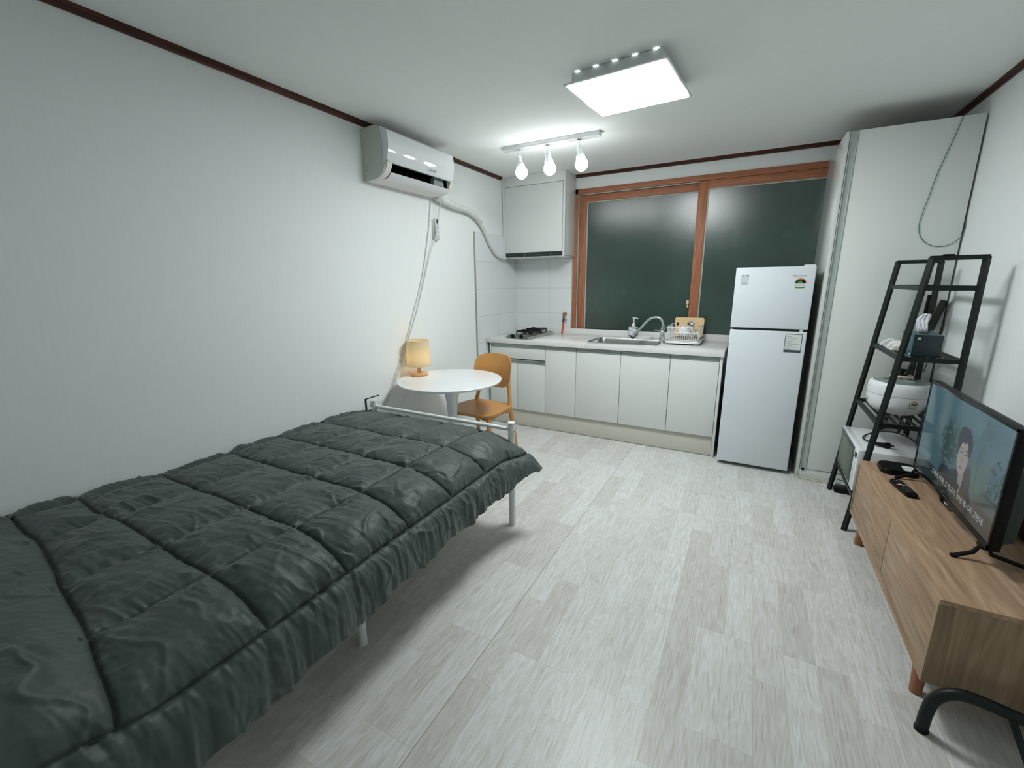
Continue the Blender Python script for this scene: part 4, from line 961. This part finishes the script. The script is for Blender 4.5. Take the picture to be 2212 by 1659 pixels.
# crumpled sheet
bm = nb()
rv = Vector((.966, -.257, 0)); dv = Vector((.257, .966, 0)); o0 = Vector((3.003, -1.27, 1.099))
prof_l = [(-.016, 0), (-.020, .020), (-.030, .050), (-.034, .060), (-.020, .080), (-.004, .097)]
prof_r = [(.022, 0), (.020, .025), (.017, .050), (.021, .070), (.024, .088), (.020, .096)]
rows = []
for k in range(6):
    (ul, vl), (ur, vr) = prof_l[k], prof_r[k]; row = []
    for q in range(13):
        f = q/12; u = ul+(ur-ul)*f; v = vl+(vr-vl)*f
        dep = .008*abs(((f*3.2+k*.23) % 1)-.5)*2*(.5+k*.12)+.004*math.sin(k*1.7+f*4)
        row.append(bm.verts.new(o0+rv*u+dv*dep+Vector((0, 0, v))))
    rows.append(row)
for a, b in zip(rows, rows[1:]):
    for q in range(12): bm.faces.new((a[q], a[q+1], b[q+1], b[q]))
o = obj('tissue_sheet', bm, cloth_w, t, ang=25); mo = o.modifiers.new('s', 'SOLIDIFY'); mo.thickness = .0012
# wet wipes pack
def wipes_mat():
    m = mat('wipes_print', (.6, .6, .56), .35)
    g = N(m, 'ShaderNodeNewGeometry'); sp = N(m, 'ShaderNodeSeparateXYZ'); L(m, g.outputs['Position'], sp.inputs[0])
    n = N(m, 'ShaderNodeTexNoise'); n.inputs['Scale'].default_value = 22; n.inputs['Detail'].default_value = 2; L(m, g.outputs['Position'], n.inputs['Vector'])
    c = ramp(m, n.outputs['Fac'], [(.40, (.42, .38, .32)), (.5, (.72, .73, .74)), (.62, (.78, .80, .82))])
    lt = N(m, 'ShaderNodeMath', operation='GREATER_THAN'); lt.inputs[1].default_value = -.895; L(m, sp.outputs['Y'], lt.inputs[0])
    mx = N(m, 'ShaderNodeMix', data_type='RGBA'); L(m, lt.outputs[0], mx.inputs[0]); L(m, c, mx.inputs[6]); mx.inputs[7].default_value = (.05, .42, .50, 1)
    L(m, mx.outputs[2], bsdf(m).inputs['Base Color']); return m
bm = nb(); nu, nv = 16, 26; A = {}; B = {}
for i in range(nu+1):
    for j in range(nv+1):
        u, v = i/nu*2-1, j/nv*2-1
        hgt = max(0, (1-abs(u)**3)*(1-abs(v)**4)); x = 2.972+u*.05; y = -1.015+v*.152
        e = .004*math.sin(v*19+u*4)*(1-hgt)
        A[i, j] = bm.verts.new((x, y, .9935+.036*hgt+.002*math.sin(v*9+u*7)*hgt+e*.3+.0025)); B[i, j] = bm.verts.new((x, y, .9905+.001*(1-hgt)))
for i in range(nu):
    for j in range(nv):
        bm.faces.new((A[i, j], A[i+1, j], A[i+1, j+1], A[i, j+1])); bm.faces.new((B[i, j], B[i, j+1], B[i+1, j+1], B[i+1, j]))
edge = [(i, 0) for i in range(nu)]+[(nu, j) for j in range(nv)]+[(i, nv) for i in range(nu, 0, -1)]+[(0, j) for j in range(nv, 0, -1)]
for a, b in zip(edge, edge[1:]+edge[:1]): bm.faces.new((A[a], B[a], B[b], A[b]))
tag(obj('wet_wipes', bm, wipes_mat(), ang=60), 'soft white wet wipe pack with aqua end lying behind the tissue box', 'wipes')
# rice cooker
RC = (3.0, -1.125, .641)
CKS = .93
t = thing('rice_cooker', 'rounded white rice cooker on the middle tier of the ladder shelf', 'rice cooker', RC)
bm = nb(); lathe(bm, RC, [(0, .006), (.075, .006), (.10, .013), (.122, .032), (.134, .056), (.139, .084), (.1395, .110)], 64, caps=False); bo = obj('body', bm, white_pl, t)
bm = nb(); lathe(bm, RC, [(.1395, .111), (.1402, .113), (.139, .160), (.134, .172), (.126, .178), (.12, .179)], 64, caps=False); ld = obj('lid', bm, white_pl, t)
bm = nb(); lathe(bm, RC, [(.126, .1775), (.12, .179), (.05, .1845), (0, .185)], 64, caps=False); lp = obj('lid_panel', bm, mat('lid_glass_grey', (.20, .25, .23), .15), ld)
bm = nb(); lathe(bm, (RC[0]-.045, RC[1]+.01, RC[2]+.1835), [(0, 0), (.03, 0), (.03, .002), (0, .003)], 28, caps=False); obj('steam_vent', bm, mat('vent_dark', (.06, .07, .06), .3), lp)
bm = nb(); box(bm, 3.005, 3.045, -1.175, -1.155, .8225, .831, .003, M=None); obj('open_button', bm, alu, lp)
bm = nb(); lathe(bm, RC, [(.1392, .1095), (.1397, .1115), (.1392, .1125)], 64, caps=False); obj('lid_seam', bm, ink, bo)
bm = nb(); lathe(bm, RC, [(0, .0), (.07, .0), (.075, .008), (0, .008)], 32, caps=False); obj('foot_ring', bm, grey_pl, t)
def cyl_place(ac, s):
    def f(u, v, l):
        a = ac+u*s/.139; r = .1392+.0003*l
        z = RC[2]+.078+v*s
        if z-RC[2] < .09: r -= .139*((.09-(z-RC[2]))**2)*4
        return (RC[0]+r*math.cos(a), RC[1]+r*math.sin(a), z)
    return f
def cp2(u, v, l):
    a = math.radians(-76)+u*.040/.139; zz = .074+v*.042
    r = float(np.interp(zz, [.032, .056, .084, .110], [.122, .134, .139, .1395]))+.0006+.0003*l
    return (RC[0]+r*math.cos(a), RC[1]+r*math.sin(a), RC[2]+zz)
energy_label(0, 0, 0, bo, cp2)
bm = nb(); sph(bm, (RC[0]-.1375, RC[1]-.015, RC[2]+.075), .012, 16, (.25, 1, 1)); obj('front_button', bm, grey_pl, bo)
bm = nb(); tube(bm, [(3.09, -1.225, .70), (3.12, -1.235, .702)], .009, 8, 0); box(bm, 3.085, 3.115, -1.245, -1.215, .672, .684, .003); tube(bm, [(3.115, -1.23, .678), (3.15, -1.235, .66), (3.162, -1.25, .55), (3.165, -1.26, .35), (3.17, -1.2, .15)], .003, 8); obj('power_cord', bm, cable_b, bo)
# trivet roll and knob on top
t = thing('small_pot', 'small cream round pot with a black knobbed lid behind the rice cooker', 'pot', (3.055, -.925, .642))
bm = nb(); lathe(bm, (3.045, -.925, .642), [(0, 0), (.045, 0), (.052, .01), (.054, .170), (.050, .178), (0, .179)], 36, caps=False); obj('pot_body', bm, cream, t)
bm = nb(); lathe(bm, (3.045, -.925, .821), [(0, 0), (.032, 0), (.028, .006), (.01, .010), (.009, .02), (.02, .024), (.022, .030), (.015, .034), (0, .035)], 28, caps=False); obj('lid_knob', bm, black, t)
# microwave
MZ = .2055
t = thing('microwave', 'white microwave oven on the bottom tier of the ladder shelf', 'microwave', (2.98, -1.1, MZ))
MX0, MX1, MY0, MY1, MT = 2.828, 3.128, -1.335, -.862, .458
bm = nb(); box(bm, MX0+.03, MX1, MY0+.004, MY1-.004, MZ+.012, MT-.003, .006); hs = obj('housing', bm, white_pl, t)
bm = nb(); box(bm, MX0, MX0+.03, MY0, MY1, MZ+.008, MT, .004); fr = obj('front_frame', bm, white_gl, t)
bm = nb(); box(bm, MX0-.003, MX0+.002, MY0+.085, MY1-.012, MZ+.020, MT-.013, .002); dr = obj('door_window_rim', bm, mw_rim, fr)
bm = nb(); box(bm, MX0-.0045, MX0-.001, MY0+.115, MY1-.04, MZ+.045, MT-.035, .001); obj('door_window', bm, mw_glass, dr)
bm = nb(); box(bm, MX0-.002, MX0+.001, MY0+.02, MY0+.065, MT-.058, MT-.028, .0005); obj('display', bm, black_gl, fr)
bm = nb()
for a in range(7):
    for b in range(3): box(bm, MX0-.0008, MX0+.001, MY0+.022+b*.016, MY0+.028+b*.016, MZ+.03+a*.022, MZ+.035+a*.022)
obj('button_print', bm, ink_l, fr, smooth=False)
bm = nb()
for x in (MX0+.05, MX1-.05):
    for y in (MY0+.05, MY1-.05): cyl(bm, (x, y, MZ), (x, y, MZ+.014), .012)
obj('foot', bm, black, t)
t = thing('power_cable', 'black power cable with plug coiled on top of the microwave', 'cable', (3.0, -1.15, MT))
bm = nb(); tube(bm, [(2.925, -1.20, MT+.012), (2.90, -1.17, MT+.008), (2.885, -1.11, MT+.006), (2.91, -1.04, MT+.006), (2.97, -1.02, MT+.03), (3.03, -1.07, MT+.05), (3.075, -1.14, MT+.05), (3.11, -1.20, MT+.03)], .0042, 8); obj('cord', bm, cable_b, t)
bm = nb(); tube(bm, [(2.92, -1.205, MT+.012), (2.945, -1.215, MT+.013), (2.968, -1.222, MT+.014)], [.008, .015], 10); cyl(bm, (2.965, -1.221, MT+.016), (2.983, -1.226, MT+.016), .015, .012); 
for k in (-.006, .006): cyl(bm, (2.98, -1.226+k, MT+.016), (2.998, -1.23+k, MT+.016), .0022, seg=8)
box(bm, 2.955, 2.985, -1.235, -1.205, MT+.001, MT+.012, .003)
obj('plug', bm, black, t)
# pole leaning behind the shelf
t = thing('leaning_pole', 'dark grey metal pole leaning behind the ladder shelf against the closet', 'pole', (3.1, -.76, 0))
a = Vector((2.947, -.744, .0)); b = Vector((3.214, -.744, 1.242))
bm = nb(); cyl(bm, a, a+(b-a)*.87, .0135, seg=16); cyl(bm, a+(b-a)*.86, b, .0175, seg=16); obj('shaft', bm, pole_m, t)
bm = nb(); cyl(bm, a+(b-a)*.855, a+(b-a)*.865, .0155, seg=16); obj('silver_ring', bm, alu, t)
bm = nb(); tube(bm, [b+Vector((.008, -.016, -.02)), b+Vector((.006, -.02, -.15)), b+Vector((-.015, -.02, -.30)), b+Vector((-.03, -.02, -.42))], .0022, 6); obj('strap', bm, cable_b, t)
t = thing('short_rod', 'short dark rod standing behind the far back post of the ladder shelf', 'rod', (3.12, -.785, 0))
bm = nb(); cyl(bm, (3.112, -.785, 0), (3.137, -.785, 1.262), .009, seg=12); obj('shaft', bm, pole_m, t)
bm = nb(); cyl(bm, (3.133, -.785, 1.15), (3.1375, -.785, 1.275), .013, seg=14); obj('grip', bm, black, t)
# power strip and cords on the floor
t = thing('power_strip', 'black power strip with white plugs lying on the floor under the ladder shelf', 'power strip', (2.93, -.86, 0))
bm = nb(); box(bm, 2.835, 3.08, -.885, -.825, 0.0005, .032, .008); obj('strip_body', bm, black, t)
bm = nb(); box(bm, 2.84, 2.915, -.812, -.778, .001, .036, .008); tube(bm, [(2.85, -.80, .034), (2.90, -.815, .04), (2.99, -.82, .036)], .008, 8); obj('white_adapter', bm, white_pl, t)
bm = nb(); tube(bm, [(2.83, -.80, .03), (2.82, -.775, .045), (2.83, -.755, .05), (2.88, -.76, .045), (2.95, -.80, .04)], .0025, 8); obj('thin_cord', bm, cable_b, t)
t = thing('fridge_cord', 'pale power cord on the floor running from the refrigerator along the closet plinth', 'cable', (2.7, -.73, 0))
bm = nb(); tube(bm, [(2.596, -.40, .004), (2.600, -.60, .004), (2.612, -.70, .004), (2.65, -.735, .004), (2.72, -.745, .004), (2.80, -.748, .004), (2.87, -.745, .004)], .004, 8); tube(bm, [(2.625, -.72, .011), (2.69, -.738, .011), (2.76, -.735, .010), (2.85, -.732, .010)], .003, 8); obj('cord', bm, mat('pale_cord', (.55, .53, .44), .5), t)

# ---------------------------------------------------------------- media console
SXa, SXb, SYn, SYf, SZ0, SZ1 = 2.820, 3.20, -2.592, -1.412, .130, .430
t = thing('media_console', 'low oak-look media console with two front panels and round wooden legs', 'tv stand', (3.0, -2.0, 0))
bm = nb(); box(bm, SXa, SXb, SYn, SYf, SZ1-.016, SZ1, .0008); obj('top_panel', bm, oak_y, t)
for y0, y1 in ((SYn, SYn+.016), (SYf-.016, SYf)):
    bm = nb(); box(bm, SXa, SXb, y0, y1, SZ0+.0002, SZ1-.0162, .0008); obj('side_panel', bm, oak_z, t)
bm = nb(); box(bm, SXa, SXb-.01, SYn+.016, SYf-.016, SZ0, SZ0+.016, .0008); obj('bottom_panel', bm, oak_y, t)
bm = nb(); box(bm, SXb-.012, SXb-.006, SYn+.016, SYf-.016, SZ0+.016, SZ1-.016); obj('back_panel', bm, oak_y, t)
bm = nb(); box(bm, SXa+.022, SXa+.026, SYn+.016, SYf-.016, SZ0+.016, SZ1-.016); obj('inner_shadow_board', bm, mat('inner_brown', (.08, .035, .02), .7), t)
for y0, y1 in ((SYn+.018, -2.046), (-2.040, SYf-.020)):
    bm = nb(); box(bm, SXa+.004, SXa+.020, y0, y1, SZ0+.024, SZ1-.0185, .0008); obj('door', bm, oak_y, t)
for (x, y, dx, dy) in ((2.862, -2.465, -.008, -.02), (2.862, -1.545, -.008, .02), (3.16, -2.465, .008, -.02), (3.16, -1.545, .008, .02)):
    bm = nb(); cyl(bm, (x+dx, y+dy, 0), (x, y, SZ0), .0165, .023, seg=24); obj('leg', bm, leg_wood, t)

# TV -----------------------------------------------------------------
t = thing('television', 'black flat-screen television playing a programme on the oak media console', 'television', (3.0, -1.97, SZ1))
VX, V0, V1, VZ0, VZ1 = 2.990, -2.352, -1.588, .503, .919
bm = nb(); box(bm, VX, VX+.028, V0, V1, VZ0, VZ1, .003); cs = obj('casing', bm, black, t)
bm = nb(); prism(bm, [(VX+.028, VZ0+.0), (VX+.075, VZ0+.02), (VX+.08, VZ0+.19), (VX+.05, VZ0+.27), (VX+.028, VZ0+.30)], 'y', V0+.05, V1-.05); obj('rear_housing', bm, mat('tv_back', (.03, .045, .04), .5), cs)
bz = nb(); b_ = .011
box(bz, VX-.004, VX+.0, V0, V1, VZ0, VZ0+.020, .001); box(bz, VX-.004, VX, V0, V1, VZ1-b_, VZ1, .001); box(bz, VX-.004, VX, V0, V0+b_, VZ0, VZ1, .001); box(bz, VX-.004, VX, V1-b_, V1, VZ0, VZ1, .001)
obj('bezel', bz, black_gl, cs)
bm = nb(); prism(bm, [(-1.93, VZ0), (-2.06, VZ0), (-2.045, VZ0-.014), (-1.945, VZ0-.014)], 'x', VX-.004, VX+.012); ch = obj('logo_tab', bm, black_gl, cs)
text('logo', 'Lumer', .012, (VX-.0046, -1.985, VZ0-.004), (0, -1, 0), (0, 0, 1), paper, ch)
# screen picture: a presenter in front of trees under a blue sky (vertex colours on a fine grid)
nx, nz = 300, 168
sy0, sy1, sz0, sz1 = V1-b_, V0+b_, VZ0+.020, VZ1-b_
yy = np.linspace(sy0, sy1, nx); zz = np.linspace(sz0, sz1, nz)
Yg, Zg = np.meshgrid(yy, zz, indexing='ij')
def colr(r, g, b): return np.array(lin((r, g, b)))
img = np.zeros((nx, nz, 3))
v_ = (Zg-sz0)/(sz1-sz0)
img[:] = colr(70, 100, 108)
img = img*(1-(.35*(1-v_))[..., None])
cl = fbm(Yg*9, Zg*14, 5); img += (np.clip(cl, 0, 1)*.10)[..., None]
def blend(mask, c, a=1.0):
    global img
    m_ = np.clip(mask, 0, 1)[..., None]*a; img = img*(1-m_)+np.array(c)*m_
tex = fbm(Yg*60, Zg*60, 8); tex2 = fbm(Yg*120, Zg*120, 19)
def ell(cy, cz, ry_, rz_, soft=.15, nz_=0): 
    q_ = ((Yg-cy)/ry_)**2+((Zg-cz)/rz_)**2+nz_*tex*4
    return np.clip((1-q_)/soft, 0, 1)
# distant bushes and trees
blend(ell(-1.905, .70, .085, .12, .2, .8)*(tex > -.12), colr(42, 62, 58)); 
blend((Zg < .655+.04*fbm(Yg*14, Zg*0, 31)*2)*1.0*(Yg < -2.0), colr(66, 82, 74), .85)
blend(ell(-2.19, .66, .10, .10, .3, .9), colr(80, 98, 90), .8)
blend(ell(-2.31, .71, .05, .07, .3, 1.0)*(tex2 > -.05), colr(48, 68, 66), .9)
blend(ell(-2.172, .835, .040, .055, .3, 1.0)*(tex2 > -.06), colr(62, 84, 78), .9)
blend(np.exp(-((Yg+2.160-.035*(Zg-.80))/.004)**2)*(Zg < .81), colr(58, 80, 74), .9)
blend((Zg < .585+.10*(Yg < -2.15)*0)*1.0, colr(34, 44, 42), .9)
blend(((Zg < .60) & (Yg < -2.2))*1.0, colr(62, 66, 58), .8)
blend((Zg < .655-(Yg+2.24)*.9+.01)*((Yg < -2.10) & (Zg < .66))*1.0, colr(72, 72, 70), .75)
blend(((Zg > .648) & (Zg < .654) & (Yg < -2.24))*1.0, colr(30, 42, 40), .9)
# reflection-like vertical pale band at left is left to the glossy glass
# the person: jacket, neck, face, hair
blend(ell(-2.045, .545, .135, .115, .12), colr(30, 36, 38))
blend(ell(-2.10, .60, .045, .10, .2), colr(62, 54, 50), .9)
blend(ell(-1.93, .60, .075, .035, .25), colr(16, 28, 36), .9)
blend(ell(-2.055, .645, .022, .04, .2), colr(120, 110, 104))
blend(((np.abs(Yg+2.068+(Zg-.6)*.15) < .0035) & (Zg < .64) & (Zg > .575))*1.0, colr(128, 134, 132), .8)
blend(ell(-2.030, .765, .060, .060, .1), colr(38, 44, 54))
blend(ell(-2.040, .708, .045, .067, .12), colr(134, 128, 124))
blend(ell(-2.030, .795, .058, .032, .2, .3), colr(38, 44, 54))
blend(ell(-2.080, .760, .018, .04, .3), colr(38, 44, 54), .9)
for ey in (-2.020, -2.056): blend(ell(ey, .727, .011, .0035, .4), colr(50, 44, 46)); blend(ell(ey, .741, .013, .003, .4), colr(62, 56, 56), .7)
blend(ell(-2.038, .702, .006, .012, .6), colr(104, 92, 90), .7); blend(ell(-2.041, .671, .014, .0045, .4), colr(104, 64, 62), .9)
blend(((Zg < .552))*1.0, colr(20, 26, 26), .3)
img *= (1+.10*tex[..., None]+.05*tex2[..., None])
vs = np.stack([np.full_like(Yg, VX-.0012), Yg, Zg], -1).reshape(-1, 3)-np.array(t['_w'])
idx = np.arange(nx*nz).reshape(nx, nz); qf = np.stack([idx[:-1, :-1], idx[1:, :-1], idx[1:, 1:], idx[:-1, 1:]], -1).reshape(-1, 4)
me = bpy.data.meshes.new('screen'); me.from_pydata(vs.tolist(), [], qf.tolist())
at = me.color_attributes.new('picture', 'FLOAT_COLOR', 'POINT')
at.data.foreach_set('color', np.concatenate([img.reshape(-1, 3), np.ones((nx*nz, 1))], 1).astype(np.float32).ravel())
sm_ = mat('lit_screen', (.006, .007, .008), .08, spec=.3)
va = N(sm_, 'ShaderNodeVertexColor'); va.layer_name = 'picture'; L(sm_, va.outputs['Color'], bsdf(sm_).inputs['Emission Color']); bsdf(sm_).inputs['Emission Strength'].default_value = .28
me.materials.append(sm_)
scr = bpy.data.objects.new('screen', me); C.objects.link(scr); scr.parent = cs; scr['_w'] = tuple(t['_w'])
text('subtitle', '그래서 어제 그 친구가 보낸 메시지 그런데', .028, (VX-.0024, -1.80, .556), (0, -1, .0), (0, 0, 1), emit('subtitle_white', (.45, .52, .52), .22), scr, extrude=.0001)
# legs of the TV
for y in (-1.597, -2.285):
    bm = nb(); tube(bm, [(2.935, y-.01, SZ1+.006), (2.982, y, SZ1+.026), (3.005, y, SZ1+.074), (3.028, y, SZ1+.03), (3.14, y-.01, SZ1+.006)], .0075, 8, 0); box(bm, 2.992, 3.02, y-.02, y+.02, SZ1+.05, SZ1+.10, .003)
    box(bm, 2.925, 2.945, y-.018, y-.002, SZ1+.0003, SZ1+.010, .003); box(bm, 3.13, 3.15, y-.018, y-.002, SZ1+.0003, SZ1+.010, .003); obj('foot', bm, black, t)
# set-top box
t = thing('set_top_box', 'flat black set-top box with a white sticker at the far end of the console', 'set-top box', (2.95, -1.52, SZ1))
bm = nb(); prism(bm, rrect(2.958, -1.510, .15, .13, .03, 8), 'z', SZ1+.003, SZ1+.028); bmesh.ops.bevel(bm, geom=[e for e in bm.edges if abs(e.verts[0].co.z-e.verts[1].co.z) < 1e-6], offset=.006, segments=3, affect='EDGES'); sb = obj('box_body', bm, black, t)
bm = nb(); box(bm, 2.970, 3.014, -1.558, -1.493, SZ1+.028, SZ1+.0288); sk = obj('sticker', bm, paper, sb, smooth=False)
bm = nb()
for k in range(4): box(bm, 2.976+.009*k, 2.979+.009*k, -1.550, -1.510, SZ1+.0288, SZ1+.0292)
obj('sticker_print', bm, ink_l, sk, smooth=False)
bm = nb()
for dx in (-.05, .05):
    for dy in (-.04, .04): cyl(bm, (2.958+dx, -1.510+dy, SZ1), (2.958+dx, -1.510+dy, SZ1+.004), .008, seg=12)
obj('foot', bm, black, sb)
# remote
t = thing('tv_remote', 'black remote control with coloured keys lying on the oak console', 'remote', (2.92, -1.75, SZ1))
RM = Matrix.Translation((2.925, -1.745, SZ1+.0005)) @ Matrix.Rotation(math.radians(10), 4, 'Z')
bm = nb(); prism(bm, rrect(0, 0, .043, .175, .016, 6), 'z', 0, .016); bmesh.ops.bevel(bm, geom=[e for e in bm.edges if abs(e.verts[0].co.z-e.verts[1].co.z) < 1e-6], offset=.004, segments=2, affect='EDGES'); bmesh.ops.transform(bm, matrix=RM, verts=bm.verts[:]); rb = obj('remote_body', bm, black, t)
def key(cells, m, nm):
    bm = nb()
    for (x, y, a, b) in cells: box(bm, x-a, x+a, y-b, y+b, .0155, .0175, .0008, M=RM)
    return obj(nm, bm, m, rb)
key([(-.013, .018, .005, .004)], mat('key_pink', (.65, .25, .3), .4), 'pink_key')
key([(-.003, .020, .005, .007), (.003, .014, .004, .005)], cream, 'cream_key')
key([(.012, .015, .006, .003)], mat('key_blue', (.25, .42, .65), .4), 'blue_key')
key([(x*.011, y*.011-.03, .0028, .0018) for x in (-1, 0, 1) for y in range(-2, 3)] + [(x*.011, .05+y*.013, .003, .0018) for x in (-1, 0, 1) for y in range(0, 2)], mat('key_grey', (.15, .17, .17), .4), 'number_keys')
# wall socket behind the TV, with plugs
t = thing('wall_outlet', 'grey double socket plate low on the right wall behind the television', 'outlet', (W, -1.9, .47))
bm = nb(); box(bm, W-.012, W, -2.0, -1.78, .40, .56, .003); op = obj('cover_plate', bm, mat('socket_plate', (.36, .40, .38), .4), t)
bm = nb(); box(bm, W-.030, W-.012, -1.90, -1.855, .435, .53, .004); obj('plug', bm, black, op)
bm = nb(); tube(bm, [(W-.03, -1.88, .45), (W-.06, -1.90, .44), (W-.05, -1.98, .50), (W-.03, -2.08, .46), (W-.03, -2.15, .3), (W-.03, -2.2, .1)], .004, 8); box(bm, W-.06, W-.01, -2.10, -2.02, .44, .56, .006); tag(obj('power_adapter', bm, black), 'black power adapter and cord against the right wall behind the television', 'adapter')

# bent tube leg frame near the camera
t = thing('tube_stand', 'black bent steel tube frame on the floor before the near end of the console', 'stand', (3.0, -2.66, 0))
bm = nb(); tube(bm, [(2.830, -2.645, 0), (2.832, -2.645, .07), (2.842, -2.645, .125), (2.872, -2.645, .160), (2.915, -2.645, .170), (2.98, -2.645, .160), (3.08, -2.65, .145), (3.18, -2.655, .13)], .0165, 14, 8); obj('front_tube', bm, rack_m, t)
bm = nb(); cyl(bm, (2.830, -2.645, 0), (2.830, -2.645, .010), .018); obj('foot_cap', bm, black, t)
bm = nb(); tube(bm, [(3.00, -2.655, .150), (3.015, -2.76, .075), (3.03, -2.86, .004)], .009, 10); cyl(bm, (3.03, -2.86, 0), (3.03, -2.865, .006), .012); obj('strut', bm, rack_m, t)
bm = nb(); tube(bm, [(3.18, -2.655, .13), (3.205, -2.66, .10), (3.21, -2.665, .05), (3.21, -2.665, 0)], .0165, 14, 8); obj('rear_tube', bm, rack_m, t)

for o in bpy.data.objects:
    if '_w' in o: del o['_w']
for me in bpy.data.meshes:
    if 'x' in me: del me['x']
